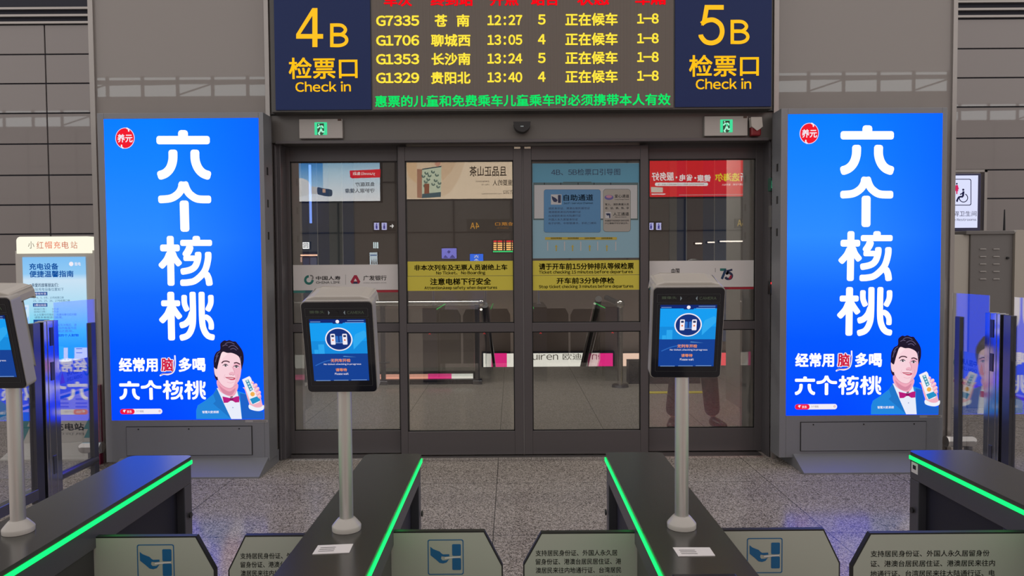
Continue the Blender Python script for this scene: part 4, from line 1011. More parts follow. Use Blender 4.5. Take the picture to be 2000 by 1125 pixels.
# ------------------------------------------------------------------ glass fences left and right
def fence(sg, Xg, lab, yp, mirror):
    root = thing('glass_fence', (Xg, yp, 0), lab, 'glass fence')
    m_post = D('fence_post_metal', (.40, .40, .43), .16, 1.0); m_dark_stile = D('fence_stile_metal', (.10, .10, .12), .3, .7)
    q = M(); q.box(Xg - .03, yp - .055, 0, Xg + .03, yp + .10, 1.225, m_post)
    for yy in (yp - .012, yp + .055): q.box(Xg - .033, yy - .012, .02, Xg + .033, yy + .012, 1.228, m_post)
    q.box(Xg - .055, yp - .08, 0, Xg + .055, yp + .12, .012, m_post)
    q.build('post', root, bevel=.003)
    for z in (1.118, .882, .24):
        q = M(); q.box(Xg - .035, yp + .004, z - .062, Xg + .035, yp + .038, z + .062, m_black if z > .5 else m_dsteel); q.build('clamp', root)
    q = M(); q.box(Xg - .022, yp - .15, 0.02, Xg + .022, yp - .075, 1.22, m_dark_stile); q.build('panel_stile', root, bevel=.004)
    q = M(); q.box(Xg - .018, 5.30, 0, Xg + .018, 5.36, 1.17, D('fence_end_post', (.07, .07, .08), .5, .2)); q.build('end_post', root, bevel=.005)
    q = M(); q.box(Xg - .0025, yp + .10, .16, Xg + .0025, 5.42, 1.345, g_fence); pa = q.build('pane', root)
    q = M(); q.box(Xg - .0025, 2.2, .14, Xg + .0025, yp - .15, 1.345, g_fence); q.build('pane', root)
    q = M(); q.cyl((Xg, yp + .10, .13), (Xg, 5.34, .13), .03, .03, m_dsteel, 20); q.build('bottom_rail', root, smooth=True)
    q = M(); q.box(Xg - .03, 2.2, .055, Xg + .03, yp - .15, .125, m_dsteel); q.build('bottom_rail', root, bevel=.005)
    # sponsor banner on the outer face of the glass, read from outside
    xo = Xg + .004 * sg
    def band(y0, y1, nm):
        q = M(); q.box(xo, y0, .70, xo + .0008 * sg, y1, .915, D('banner_film', (.27, .32, .36), .4)); bb = q.build(nm, root)
        q = M(); q.box(xo, y0, .665, xo + .0008 * sg, y1, .685, m_cl_green if sg < 0 else m_cl_red); q.build('banner_stripe', root)
        return bb
    b1 = band(yp + .11, 5.40, 'banner'); b2 = band(2.4, yp - .16, 'banner')
    q = M()
    xi = Xg - .0075 * sg if False else Xg + .0035 * sg
    def side_text(s, ya, yb, za, zb, m):
        v, f_, (a, b_, c_, d_) = glyphs(s, .015)
        # mirrored when seen from the gate side
        if sg < 0: vs = [(xi, yb - (p - a) * (yb - ya) / (c_ - a), za + (w - b_) * (zb - za) / (d_ - b_)) for p, w in v]
        else: vs = [(xi, ya + (p - a) * (yb - ya) / (c_ - a), za + (w - b_) * (zb - za) / (d_ - b_)) for p, w in v]
        q.add(vs, f_, m)
    y0 = yp + .05
    side_text('中国人寿', y0 + .18, y0 + .36, .815, .86, m_ink); side_text('CHINA LIFE', y0 + .18, y0 + .36, .775, .80, m_ink)
    side_text('广发银行', y0 - .20 + .2, y0 + .09, .80, .85, m_ink)
    def sflat(pts, m): q.add([(xi, a, b) for a, b in pts], [tuple(t) for t in tessellate_polygon([[Vector((a, b, 0)) for a, b in pts]])], m)
    sflat([(y0 + .10, .77), (y0 + .16, .77), (y0 + .13, .85)], m_cl_red)
    o = circ(y0 + .42, .815, .035, 24); i_ = circ(y0 + .42, .815, .02, 24)
    q.add([(xi, a, b) for a, b in o + i_], [(j, (j + 1) % 24, 24 + (j + 1) % 24, 24 + j) for j in range(24)], m_cl_green)
    q.build('logo_print', b1)
    return root
fence(-1, -3.165, 'glass fence with logo film and dark post left, before the charging station', 4.80, True)
fence(1, 3.362, 'glass fence with logo film and dark post right, before the steel cabinet', 4.90, True)
for sg, X, lab in ((-1, -3.36, 'low round steel bumper rail on the floor by the charging station'), (1, 3.55, 'low round steel bumper rail on the floor below the steel cabinet')):
    root = thing('bumper_rail', (X, 5.56, 0), lab, 'rail', 'low bumper rails')
    q = M(); q.cyl((X - .02 * 1, 5.56, .165), (X + .12, 5.56, .165), .045, .045, m_steel, 24) if sg < 0 else q.cyl((X - .14, 5.56, .165), (X + .06, 5.56, .165), .045, .045, m_steel, 24); q.ball((X - .02 if sg < 0 else X + .06, 5.56, .165), .045, m_steel); q.build('rail', root, smooth=True)
    q = M(); q.cyl((X + .04, 5.56, 0), (X + .04, 5.56, .13), .03, .03, m_dsteel, 20); q.build('foot', root)

# ------------------------------------------------------------------ charging station
YC = 6.0
x0, z0, x1, z1 = R(35, 463, 179, 884, YC); x0, _, x1, _ = R(34, 462, 180, 495, YC)
root = thing('charging_station', ((x0 + x1) / 2, YC + .1, 0), 'white charging station with lit header behind the left glass fence', 'charging station')
m_cs = D('charger_white', (.62, .60, .56), .35)
def C(a, b):
    p = P(a, b, YC); return (p.x, p.z)
q = M(); zt_ = R(34, 462, 180, 495, YC)[1] + .004; q.prism([(x0, .09), (x1, .09), (x1, zt_), (x0, zt_)], 'y', YC, YC + .16, m_cs); q.build('body', root, bevel=.02)
q = M(); q.prism([(YC - .22, 0), (YC - .22, .012), (YC - .01, .09), (YC + .2, .09), (YC + .2, 0)], 'x', x0 - .05, x1 + .05, m_cs); q.build('foot', root, bevel=.004)
q = M(); hx0, hz0, hx1, hz1 = R(34, 462, 180, 495, YC); q.prism([(hx0, hz0), (hx1, hz0)] + [(hx1 - .035 + .035 * math.cos(math.radians(a_)), hz1 - .035 + .035 * math.sin(math.radians(a_))) for a_ in range(0, 91, 15)] + [(hx0 + .035 - .035 * math.sin(math.radians(a_)), hz1 - .035 + .035 * math.cos(math.radians(a_))) for a_ in range(0, 91, 15)], 'y', YC - .012, YC + .15, E('#FFFBE6', 1.0)); hd = q.build('light_header', root)
q = M()
for s, a, b, m in (('小', 57, 69, E('#6A6250')), ('红', 73.5, 87, E('#C86A48')), ('帽', 90, 103.5, E('#E8602C')), ('充', 107, 120, E('#E8602C')), ('电', 123, 136, E('#C85A38')), ('站', 140, 153, E('#C87050'))):
    q.text(s, *R(a, 471.5, b, 485.5, YC), YC - .014, m, .0)
q.build('header_lettering', hd)
q = M(); cx0, cz0, cx1, cz1 = R(48, 502, 170, 706, YC); q.box(cx0, YC - .008, cz0, cx1, YC + .002, cz1, grad_emit('charger_screen_picture', [(0, (.82, .9, .92)), (.13, (.82, .92, .93)), (.135, (.03, .50, .85)), (.30, (.10, .68, .92)), (.55, (.45, .76, .95)), (.78, (.62, .80, .95)), (.84, (.30, .62, .95)), (1, (.22, .55, .95))], s=.95)); scr = q.build('screen', root)
q = M(); y = YC - .010
cb = E('#0A4E9C'); cg = E('#5A7C98')
def ct(s, a, b, c_, d, m=cb, bold=.01): q.text(s, *R(a, b, c_, d, YC), y, m, bold)
ct('充电设备', 58.5, 514, 115.5, 527, cb, .03); ct('便捷温馨指南', 59, 528.5, 145, 541.5, cb, .03)
ct('街电', 147, 512, 159, 519, m_scrwhite, .02); q.flat([C(*p) for p in circ(140.5, 515.5, 4.3)], y, m_scrwhite)
ct('亲爱的旅客朋友们：', 63.5, 553, 116, 560.5, E('#1C4068'), .02); ct('本站充电设备位置如下', 64, 562, 126, 568, cg)
for a, b, c_, d in ((64, 570, 94, 577), (66, 592, 94, 599), (67, 624, 98, 631)): q.rect(*R(a, b, c_, d, YC), y, cb)
ct('2楼候车室', 66, 571.2, 92, 575.8, m_scrwhite); ct('1楼出站层', 68, 593, 92, 598, m_scrwhite)
ct('3、4、5、6号、10号检票口旁', 66, 579, 126, 583.5, cg); ct('23、24、25、26、27号检票口旁', 66, 585, 138, 589.5, cg)
ct('出站口东：', 68, 601.5, 92, 605.5, cg); ct('3个点', 103, 601.5, 116, 605.5, cg); ct('出站口西：', 68, 606.5, 92, 610.5, cg); ct('3个点', 103, 606.5, 116, 610.5, cg)
ct('以上位置均可借还，如遇设备归还问题', 68, 612, 151, 616.5, cg); ct('请联系客服进行处理。', 69, 617.5, 124, 622, cg)
ct('如遇充电宝无法借还，请', 92, 632, 151, 637, cg); ct('扫码点击我的客服为您', 92, 638, 151, 643, cg); ct('处理并退还费用。', 92, 644, 145, 649, cg)
ct('请看管好您的个人财物', 84, 652, 155, 657.5, cb, .03)
q.flat([C(*p) for p in rrect(112, 676, 126, 702, 2)], y, E('#38C8D8')); q.flat([C(*p) for p in rrect(134, 677, 147, 700, 3)], y, E('#30B8C8'))
for a, b in ((150, 680), (150, 688), (62, 684), (62, 692)): q.rect(*R(a, b, a + 12, b + 1.5, YC), y, cg)
q.build('screen_text', scr)
q = M(); y = YC - .001
m_teal = D('charger_teal', (.03, .25, .28), .45)
ct('免费充电站', 66, 826, 164, 841, D('charger_teal_dark', (.02, .13, .16), .45), .03); ct('支付即可用', 68, 845, 164, 850, m_cl_grey, .0)
for a, s1 in ((45, 1), (186, -1)): q.flat([C(a, 805), C(a + 20 * s1, 805), C(a + 8 * s1, 833), C(a + 14 * s1, 833), C(a + 1 * s1, 862)], y, m_teal) if s1 > 0 else q.flat([C(177, 810), C(177, 855), C(164, 855), C(172, 838), C(163, 838)], y, m_teal)
q.build('base_lettering', root)
q = M()
for a in (112, 148):
    for b in (778, 786, 793): q.box(*[v for v in (R(a, b, a + 22, b + 2.2, YC)[0], YC - .004, R(a, b, a + 22, b + 2.2, YC)[1], R(a, b, a + 22, b + 2.2, YC)[2], YC, R(a, b, a + 22, b + 2.2, YC)[3])], m_cl_grey)
q.build('power_bank_slot', root)
# tall red strip stand beside it
x0, z0, x1, z1 = R(186, 752, 196, 855, 5.68)
q = M(); q.box(x0, 5.66, 0.0, x1, 5.70, z1, D('magenta_board', (.35, .015, .09), .45)); tag(q.build('red_board', loc=((x0 + x1) / 2, 5.68, 0)), 'narrow crimson board standing between the charging station and the fence post', 'board')

# ------------------------------------------------------------------ restroom sign, steel cabinet (right background)
YR = 8.4
x0, z0, x1, z1 = R(1800, 339, 1919, 451, YR)
root = thing('restroom_sign', (x1 + .05, YR + .1, 0), 'lit white accessible restrooms sign on a grey post, right of the kiosk', 'sign')
q = M(); q.box(x0, YR, z0, x1 - .02, YR + .14, z1, D('sign_frame_navy', (.05, .05, .13), .4)); q.build('frame', root, bevel=.006)
a0, b0, a1, b1 = R(1812, 343, 1909, 445, YR)
q = M(); q.box(a0, YR - .006, b0, a1, YR + .004, b1, E('#DCE0FC', 1.0)); pn = q.build('light_panel', root)
q = M(); yb = YR - .008; nv = E('#10103C'); rd = E('#D0205C')
def S_(a, b):
    p = P(1840 + a / 4.6875, 320 + b / 4.6875, YR); return (p.x, p.z)
o = [S_(*p) for p in rrect(-80, 138, 264, 382, 18)]; i_ = [S_(*p) for p in rrect(-73, 145, 257, 375, 14)]; n = len(o)
q.add([(a, yb, b) for a, b in o + i_], [(k, (k + 1) % n, n + (k + 1) % n, n + k) for k in range(n)], nv)
q.flat([S_(*p) for p in circ(131, 183, 8)], yb, nv); q.flat([S_(*p) for p in ((122, 194), (140, 194), (150, 232), (142, 236), (146, 250), (138, 250), (136, 278), (126, 278), (124, 250), (114, 250), (119, 236), (111, 232))], yb, rd)
q.flat([S_(*p) for p in circ(20, 183, 8)], yb, nv); q.flat([S_(*p) for p in ((8, 194), (32, 194), (34, 240), (28, 240), (28, 278), (12, 278), (12, 240), (6, 240))], yb, nv)
q.flat([S_(*p) for p in circ(190, 238, 10)], yb, nv)
for pts, w_ in (([(192, 252), (186, 300)], .024), ([(190, 265), (160, 282)], .013), ([(188, 302), (150, 306), (130, 345)], .020), ([(128, 345), (140, 345)], .012)):
    q.ribbon([S_(*p) for p in pts], w_, yb - .001, nv, cap=.2)
arc = [(192 + 38 * math.cos(math.radians(t_)), 312 + 38 * math.sin(math.radians(t_))) for t_ in range(-65, 200, 15)]
q.ribbon([S_(*p) for p in arc], .010, yb, nv, cap=0)
p0, p1 = S_(-12, 482), S_(312, 432); q.text('无障碍卫生间', p0[0], p0[1], p1[0], p1[1], yb, nv, .0)
p0, p1 = S_(-52, 524), S_(309, 498); q.text('Accessible Restrooms', p0[0], p0[1], p1[0], p1[1], yb, nv, .01)
q.build('pictogram', pn)
a0 = xx(1919, YR + .05, 400); a1 = xx(1924.5, YR + .05, 400)
q = M(); q.box(a0, YR + .02, 0, a1, YR + .1, zz(331, YR, 1900), m_trim); q.box(x0, YR + .02, zz(336, YR, 1880), a1, YR + .1, zz(331, YR, 1880), m_trim); q.build('post', root)
YQ = 7.6
x0, z0, x1, z1 = R(1893, 456, 1976, 800, YQ)
root = thing('steel_cabinet', ((x0 + x1) / 2, YQ + .3, 0), 'tall grey slotted cabinet with black antenna at the right edge', 'cabinet')
q = M(); q.box(x0, YQ, 0, x1, YQ + .5, z1, D('cabinet_grey', (.20, .19, .185), .4)); q.build('front', root, bevel=.006)
xa = xx(1845, YQ, 600); q = M(); q.box(xa, YQ + .02, 0, x0, YQ + .5, z1 - .01, D('cabinet_beige', (.56, .53, .47), .4)); q.build('side_casing', root, bevel=.006)
xb = xx(1999, YQ, 600); q = M(); q.prism(rrect(x1, .0, xb, zz(449, YQ, 1985), .05), 'y', YQ - .03, YQ + .5, D('cabinet_cream', (.52, .48, .42), .4)); q.build('cream_frame', root, bevel=.008)
q = M(); q.box(x0 - .06, YQ - .02, z1 - .01, x1, YQ + .5, z1 + .03, D('cabinet_grey', (.20, .19, .185), .4)); q.build('lid', root, bevel=.006)
for r_ in range(5):
    for a in (1913, 1939):
        c_ = P(a + 6, 486.5 + r_ * 14.6, YQ); q = M(); q.prism([(c_.x - .035, c_.z - .004), (c_.x + .035, c_.z - .004), (c_.x + .03, c_.z + .006), (c_.x - .03, c_.z + .006)], 'y', YQ - .012, YQ + .002, m_silver); q.build('vent_slot', root)
c_ = P(1967, 504, YQ); q = M(); q.cyl((c_.x, YQ + .004, c_.z), (c_.x, YQ - .02, c_.z), .014, .012, m_black, 16); q.build('lock', root)
c_ = P(1974, 452, YQ); q = M(); q.cyl((c_.x, YQ + .1, z1), (c_.x, YQ + .1, zz(452, YQ, 1974) + .02), .012, .012, m_black, 12); q.cyl((c_.x, YQ + .1, z1 + .02), (c_.x, YQ + .1, zz(408, YQ, 1974)), .013, .006, m_black, 12); q.build('antenna', root)

# ------------------------------------------------------------------ lobby: balustrades, escalator, light boxes, person
YBL = 9.35
root = thing('balustrade', (-1.7, YBL, 0), 'glass balustrade with steel top rail in the lobby left of the escalator', 'balustrade')
xa, xb = -3.3, xx(940, YBL, 600)
q = M(); q.cyl((xa, YBL, zz(592, YBL, 850)), (xb, YBL, zz(592, YBL, 850)), .038, .038, m_steel, 20); q.ball((xb, YBL, zz(592, YBL, 850)), .05, m_steel); q.build('top_rail', root, smooth=True)
q = M(); q.box(xa, YBL - .03, .0, xb, YBL + .06, zz(741, YBL, 850), m_core); q.build('plinth', root, bevel=.004)
for px in (748, 932):
    x_ = xx(px, YBL, 650); q = M(); q.box(x_ - .03, YBL - .025, 0, x_ + .03, YBL + .025, 1.03, m_dsteel); q.box(x_ - .06, YBL - .06, 0, x_ + .06, YBL + .06, .05, m_dsteel); q.build('post', root, bevel=.004)
q = M(); q.box(xa, YBL - .006, .1, xb - .1, YBL + .006, 1.0, glass('balustrade_glass', (.9, .92, .92), .05)); q.build('pane', root)
q = M(); q.tube([(xx(735, YBL) - .1, YBL - .03, .30), (xx(735, YBL) + .1, YBL - .04, .29), (xx(760, YBL), YBL - .03, .295)], .012, m_dsteel, 8); q.build('clamp_arm', root)

# escalator descending away from the floor edge
root = thing('escalator', (.38, HOLE_Y, 0), 'escalator going down from the lobby floor, with two handrails', 'escalator')
def esc_side(px_top, py_top, px_bot, py_bot, Y0, Y1):
    a = P(px_top, py_top, Y0); b = P(px_bot, py_bot, Y1)
    return a, b
q = M()
aR, bR = P(1169, 584, 9.35), P(1138, 722, 11.6)
aL, bL = P(947, 596, 9.62), P(964, 722, 11.6)
for a, b, tgt in ((aR, bR, 'r'), (aL, bL, 'l')):
    d = (b - a); e = b + d * 1.3
    q = M(); q.tube([a, b, e], .045, m_black, 14)
    q.tube([a + Vector((-.05, 0, -.06)), b + Vector((-.05, 0, -.06)), e + Vector((-.05, 0, -.06))], .018, m_steel, 10)
    q.build('handrail', root)
    q = M(); q.add([(a.x, a.y, a.z - .06), (b.x, b.y, b.z - .06), (e.x, e.y, e.z - .06), (e.x, e.y, e.z - .8), (b.x, b.y, b.z - .8), (a.x, a.y, a.z - .8), (a.x + .02, a.y, a.z - .06), (b.x + .02, b.y, b.z - .06), (e.x + .02, e.y, e.z - .06), (e.x + .02, e.y, e.z - .8), (b.x + .02, b.y, b.z - .8), (a.x + .02, a.y, a.z - .8)],
        [(0, 1, 4, 5), (1, 2, 3, 4), (11, 10, 7, 6), (10, 9, 8, 7), (0, 6, 7, 1), (1, 7, 8, 2), (0, 5, 11, 6), (2, 8, 9, 3)], glass('balustrade_glass', (.9, .92, .92), .05)); q.build('side_glass', root)
q = M()
for k in range(9): q.box(aL.x + .1, HOLE_Y + .05 + k * .27, -.25 - k * .16, aR.x - .1, HOLE_Y + .33 + k * .27, -.09 - k * .16, m_dsteel)
q.build('steps', root)
pt = P(1211, 594, 9.05); 
root = thing('newel_post', (pt.x, 9.05, 0), 'polished steel newel post with sloping rail right of the escalator', 'rail post')
q = M(); q.cyl((pt.x, 9.05, 0), (pt.x, 9.05, pt.z), .036, .036, m_steel, 24); q.ball((pt.x, 9.05, pt.z), .06, m_steel); q.build('post', root, smooth=True)
q = M(); q.cyl((pt.x, 9.05, 0), (pt.x, 9.05, .03), .11, .10, m_dsteel, 24); q.build('base_flange', root)
q = M(); q.tube([(pt.x, 9.05, pt.z), tuple(aR + Vector((.10, -.02, .02)))], .036, m_dsteel, 14); q.build('rail', root, smooth=True)
x0, z0, x1, z1 = R(1215, 688, 1262, 752, 9.3)
q = M(); q.box(1.52, 9.25, 0, 2.45, 9.45, .30, m_core); tag(q.build('lobby_plinth', loc=(2.0, 9.35, 0)), 'low black plinth in the lobby right of the steel newel post', 'plinth')

def lightbox(nm, segs, Y, lab, text=None):
    xs0 = min(s_[0][0] for s_ in segs); zs0 = 0
    bx = [R(*s_[0], Y) for s_ in segs]
    X0, Z0, X1, Z1 = min(b_[0] for b_ in bx), min(b_[1] for b_ in bx), max(b_[2] for b_ in bx), max(b_[3] for b_ in bx)
    root = thing(nm, ((X0 + X1) / 2, Y + .05, Z0), lab, 'light box', 'light box adverts in the lobby')
    q = M(); q.box(X0 - .03, Y + .006, Z0 - .25, X1 + .03, Y + .12, Z1 + .02, m_core); q.build('case', root)
    q = M()
    for b_, (_, col) in zip(bx, segs): q.box(b_[0], Y, b_[1] - .2, b_[2], Y + .008, b_[3], E(col, 1.0))
    fc = q.build('lit_face', root)
    if text:
        q = M()
        for s_, a, b_, c_, d_ in text: q.text(s_, *R(a, b_, c_, d_, Y), Y - .002, E('#50483C', .8), .0)
        q.build('lettering', fc)
lightbox('advert_light_box', [((944, 690, 965, 716), '#F4F0E4'), ((965, 690, 990, 716), '#F02C88'), ((990, 690, 1148, 716), '#F6F2E6'), ((1148, 690, 1197, 716), '#F42C8C')], 13.1, 'white and pink lit advert strip beyond the escalator opening', (('uiren', 1040, 688, 1090, 703), ('欧迪', 1099, 690, 1136, 703)))
lightbox('advert_light_box', [((1215, 690, 1265, 697), '#FFD8C0'), ((1265, 690, 1278, 697), '#FFE8DC'), ((1405, 689, 1425, 697), '#F05058')], 13.12, 'thin peach lit advert strip right of the newel post')
YL2 = 9.48
lightbox('advert_light_box', [((573, 693, 592, 742), '#E8E0CC'), ], 9.6, 'pale lit panel behind the leftmost pane, left of the display terminal')
lightbox('advert_light_box', [((720, 731, 836, 740), '#F0A890'), ((836, 730, 882, 740), '#F0408C'), ((882, 730, 924, 740), '#F4F0E4')], 9.44, 'thin peach and pink lit advert strip low behind the balustrade')

tx_ = P(602, 390, 13.0); q = M(); q.cyl((tx_.x, 13.14, P(602, 436, 13.14).z), (tx_.x, 13.14, P(602, 322, 13.14).z), .022, .022, E('#7AA0FF', 1.3), 12)
tube_root = thing('lamp_tube', (tx_.x, 13.18, P(602, 436, 13.14).z), 'slim upright blue-white lamp tube on the lobby back wall, in the leftmost pane', 'lamp'); q.build('tube', tube_root)
q = M(); q.box(tx_.x - .02, 13.16, P(602, 436, 13.14).z, tx_.x + .02, 13.225, P(602, 322, 13.14).z, m_dsteel); q.build('mount', tube_root)
# yellow floor strip in the lobby
q = M(); x0 = xx(1266, 9.1, 750); x1 = xx(1410, 9.1, 750); q.box(1.62, 8.55, 0, 2.44, 8.68, .006, m_yellow); tag(q.build('floor_strip', loc=(2, 8.6, 0)), 'yellow warning strip on the lobby floor behind the standing person', 'floor strip')

# person standing behind the right outer pane
def person(X, Y, lab):
    root = thing('person', (X, Y, 0), lab, 'person')
    m_skin = D('skin', (.55, .33, .24), .5); m_navy = D('navy_cloth', (.014, .015, .022), .8); m_shirt = D('dark_uniform', (.02, .022, .034), .75); m_hair = D('dark_hair', (.01, .009, .009), .5); m_shoe = D('black_shoe', (.008, .008, .009), .35)
    def skin(name, verts, edges, radii, mats, levels=2, parent=root):
        me = bpy.data.meshes.new(name); me.from_pydata(verts, edges, []); o = bpy.data.objects.new(name, me); SC.collection.objects.link(o)
        o.parent = parent; LOC[o.name] = LOC[root.name]
        sm = o.modifiers.new('skin', 'SKIN'); sm.use_smooth_shade = True
        for v, r_ in zip(me.skin_vertices[0].data, radii): v.radius = r_ if isinstance(r_, tuple) else (r_, r_)
        me.skin_vertices[0].data[0].use_root = True
        sb = o.modifiers.new('sub', 'SUBSURF'); sb.levels = levels; sb.render_levels = levels
        me.materials.append(mats); return o
    # body: pelvis, spine, head, arms, legs in one skinned surface
    V = [(0, 0, .86), (0, 0, 1.05), (0, .01, 1.24), (0, .01, 1.36), (0, .005, 1.42), (0, -.01, 1.50), (0, -.01, 1.57),
         (.16, .01, 1.33), (.215, .02, 1.10), (.20, -.06, .90), (.19, -.10, .83), (-.16, .01, 1.33), (-.215, .02, 1.10), (-.20, -.05, .90), (-.19, -.09, .83),
         (.10, 0, .80), (.15, -.01, .46), (.19, .02, .09), (-.10, 0, .80), (-.16, -.01, .46), (-.20, .02, .09)]
    Ed = [(0, 1), (1, 2), (2, 3), (3, 4), (4, 5), (5, 6), (3, 7), (7, 8), (8, 9), (9, 10), (3, 11), (11, 12), (12, 13), (13, 14), (0, 15), (15, 16), (16, 17), (0, 18), (18, 19), (19, 20)]
    Rr = [(.15, .11), (.14, .10), (.155, .11), (.10, .08), .05, (.075, .09), (.06, .075), .06, .045, .036, .032, .06, .045, .036, .032, .085, .062, .045, .085, .062, .045]
    skin('body', V, Ed, Rr, m_skin)
    skin('jacket', [(0, 0, .84), (0, 0, 1.05), (0, .01, 1.25), (0, .01, 1.37), (.165, .01, 1.335), (.218, .02, 1.10), (.205, -.055, .91), (-.165, .01, 1.335), (-.218, .02, 1.10), (-.205, -.045, .91)],
         [(0, 1), (1, 2), (2, 3), (3, 4), (4, 5), (5, 6), (3, 7), (7, 8), (8, 9)], [(.175, .135), (.162, .12), (.175, .13), (.11, .095), .075, .06, .05, .075, .06, .05], m_shirt)
    skin('trousers', [(0, 0, .90), (0, 0, .84), (.10, 0, .76), (.15, -.01, .46), (.19, .02, .10), (-.10, 0, .76), (-.16, -.01, .46), (-.20, .02, .10)],
         [(0, 1), (1, 2), (2, 3), (3, 4), (1, 5), (5, 6), (6, 7)], [(.165, .125), (.165, .125), .102, .085, .078, .102, .085, .078], m_navy)
    for s1 in (1, -1):
        x_ = .195 * s1
        skin('shoe', [(x_, .06, .05), (x_, .0, .055), (x_ + .04 * s1, -.10, .045), (x_ + .07 * s1, -.17, .04)], [(0, 1), (1, 2), (2, 3)], [(.045, .045), (.05, .055), (.05, .04), (.036, .032)], m_shoe)
    skin('hair', [(0, .02, 1.53), (0, .01, 1.575), (0, -.02, 1.60)], [(0, 1), (1, 2)], [(.085, .09), (.085, .085), (.06, .05)], m_hair)
    for s1 in (1, -1):
        hx = .19 * s1
        for k in range(4): skin('finger', [(hx - .018 * 1 + k * .012, -.105, .80), (hx - .018 + k * .012, -.115, .765), (hx - .018 + k * .012, -.11, .735 - (.008 if k in (1, 2) else 0))], [(0, 1), (1, 2)], [.009, .008, .007], m_skin, 1)
        skin('thumb', [(hx - .03 * s1, -.11, .82), (hx - .045 * s1, -.125, .785), (hx - .042 * s1, -.13, .765)], [(0, 1), (1, 2)], [.01, .009, .008], m_skin, 1)
    q = M(); bx_, by_ = X, Y - .01
    for s1 in (1, -1): q.ball((bx_ + .028 * s1, by_ - .078, 1.515), .010, m_hair, 10)
    q.ball((bx_, by_ - .092, 1.49), .014, m_skin, 10); q.box(bx_ - .022, by_ - .084, 1.455, bx_ + .022, by_ - .076, 1.462, D('lips', (.35, .12, .11), .5)); q.build('face', root)
    return root
person(1.74, 6.80, 'person in black trousers and shoes standing behind the right outer pane')

# ------------------------------------------------------------------ things across the hall that the door glass reflects
YM = YS + .02
def mirrored(px, py, Dv):
    p = P(px, py, Dv); return (p.x, p.z)
def refl_sign(nm, lab, cat, Dv, base, group=None):
    Y = 2 * YM - Dv
    x0, z0, x1, z1 = R(*base, Dv)
    root = thing(nm, ((x0 + x1) / 2, Y, z0), lab, cat, group)
    q = M(); q.box(x0 - .05, Y - .35, z0 - .05, x1 + .05, Y - .02, z1 + .05, m_core); q.build('case', root)
    return root, Y
SB = 3.2
def RB(q, Dv, bx, Y, m, k=0): x0, z0, x1, z1 = R(*bx, Dv); q.rect(x0, z0, x1, z1, Y + .012 * k, m)
def RT(q, s, Dv, bx, Y, m, k=1, bold=.01): x0, z0, x1, z1 = R(*bx, Dv); q.text(s, x0, z0, x1, z1, Y + .012 * k, m, bold, mirror=True)
def RF(q, Dv, pts, Y, m, k=1): q.flat([mirrored(a, b, Dv) for a, b in pts], Y + .012 * k, m)
DV = 30.0
root, Y = refl_sign('hall_billboard', 'blue and white medical advert mirrored at the top of the leftmost pane', 'billboard', DV, (571, 313, 742, 393), 'hall billboards mirrored in the door glass')
q = M()
def ZA(a, b): return (560 + a / 8.652, 290 + b / 8.652)
x0, z0, x1, z1 = R(571, 313, 742, 393, DV); q.rect(x0, z0, x1, z1, Y, grad_emit('medical_advert_picture', [(0, (.85, .85, .86)), (.15, (.80, .84, .88)), (.4, (.35, .58, .80)), (.8, (.10, .32, .66)), (1, (.05, .2, .5))], s=SB, axis='Z'))
q.rect(x0 + (x1 - x0) * .35, z0, x1, z1, Y + .006, grad_emit('medical_advert_picture_right', [(0, (.85, .85, .86)), (.3, (.72, .80, .86)), (.7, (.5, .68, .80)), (1, (.22, .42, .60))], s=SB, axis='Z'))
W_ = E('#F4F0EC', SB); NV = E('#203048', 1.5)
RF(q, DV, [ZA(1065, 375), ZA(1585, 350), ZA(1580, 490), ZA(1100, 505), ZA(1072, 480)], Y, E('#E02030', SB))
RT(q, 'yuwell鱼跃', DV, (*ZA(1115, 395), *ZA(1495, 462)), Y, W_, 2, .02); RT(q, '鱼跃医疗', DV, (*ZA(1160, 570), *ZA(1485, 640)), Y, NV, 2, .02); RT(q, '守护家人健康', DV, (*ZA(985, 675), *ZA(1485, 750)), Y, NV, 2, .02)
RF(q, DV, catmull([ZA(*p) for p in ((145, 560), (190, 510), (260, 505), (340, 535), (390, 590), (400, 680), (390, 770), (300, 800), (140, 810))], True), Y, E('#DCDCDC', SB), 2)
RF(q, DV, catmull([ZA(*p) for p in ((90, 385), (125, 400), (140, 560), (140, 800), (95, 800))], True), Y, E('#ECECEC', SB), 2); RF(q, DV, [ZA(*p) for p in ((410, 640), (530, 655), (530, 775), (410, 765))], Y, E('#C8C4C0', SB), 2)
RF(q, DV, catmull([ZA(*p) for p in ((525, 660), (620, 675), (750, 695), (775, 750), (760, 805), (700, 812), (600, 795), (525, 765))], True), Y, E('#384860', SB), 3); RF(q, DV, [ZA(*p) for p in ((608, 685), (660, 690), (660, 750), (610, 745))], Y, E('#D0A890', SB), 4)
q.build('lit_face', root)
root, Y = refl_sign('hall_billboard', 'beige tea advert mirrored at the top of the left sliding leaf', 'billboard', DV, (788, 306, 1010, 389), 'hall billboards mirrored in the door glass')
q = M()
def ZB(a, b): return (780 + a / 8.333, 290 + b / 8.333)
RB(q, DV, (788, 306, 1010, 389), Y, E('#E6CEB0', SB))
RF(q, DV, catmull([ZB(*p) for p in ((100, 150), (700, 150), (1050, 150), (1030, 350), (940, 560), (800, 740), (600, 800), (350, 815), (100, 740))], True), Y, E('#DCC0A0', SB), 1)
RF(q, DV, catmull([ZB(*p) for p in ((700, 170), (930, 170), (870, 350), (800, 430), (700, 520))], True), Y, E('#D4B492', SB), 2)
RF(q, DV, [ZB(*p) for p in ((130, 180), (290, 180), (290, 580), (160, 470), (110, 250))], Y, E('#D8B48C', SB), 2)
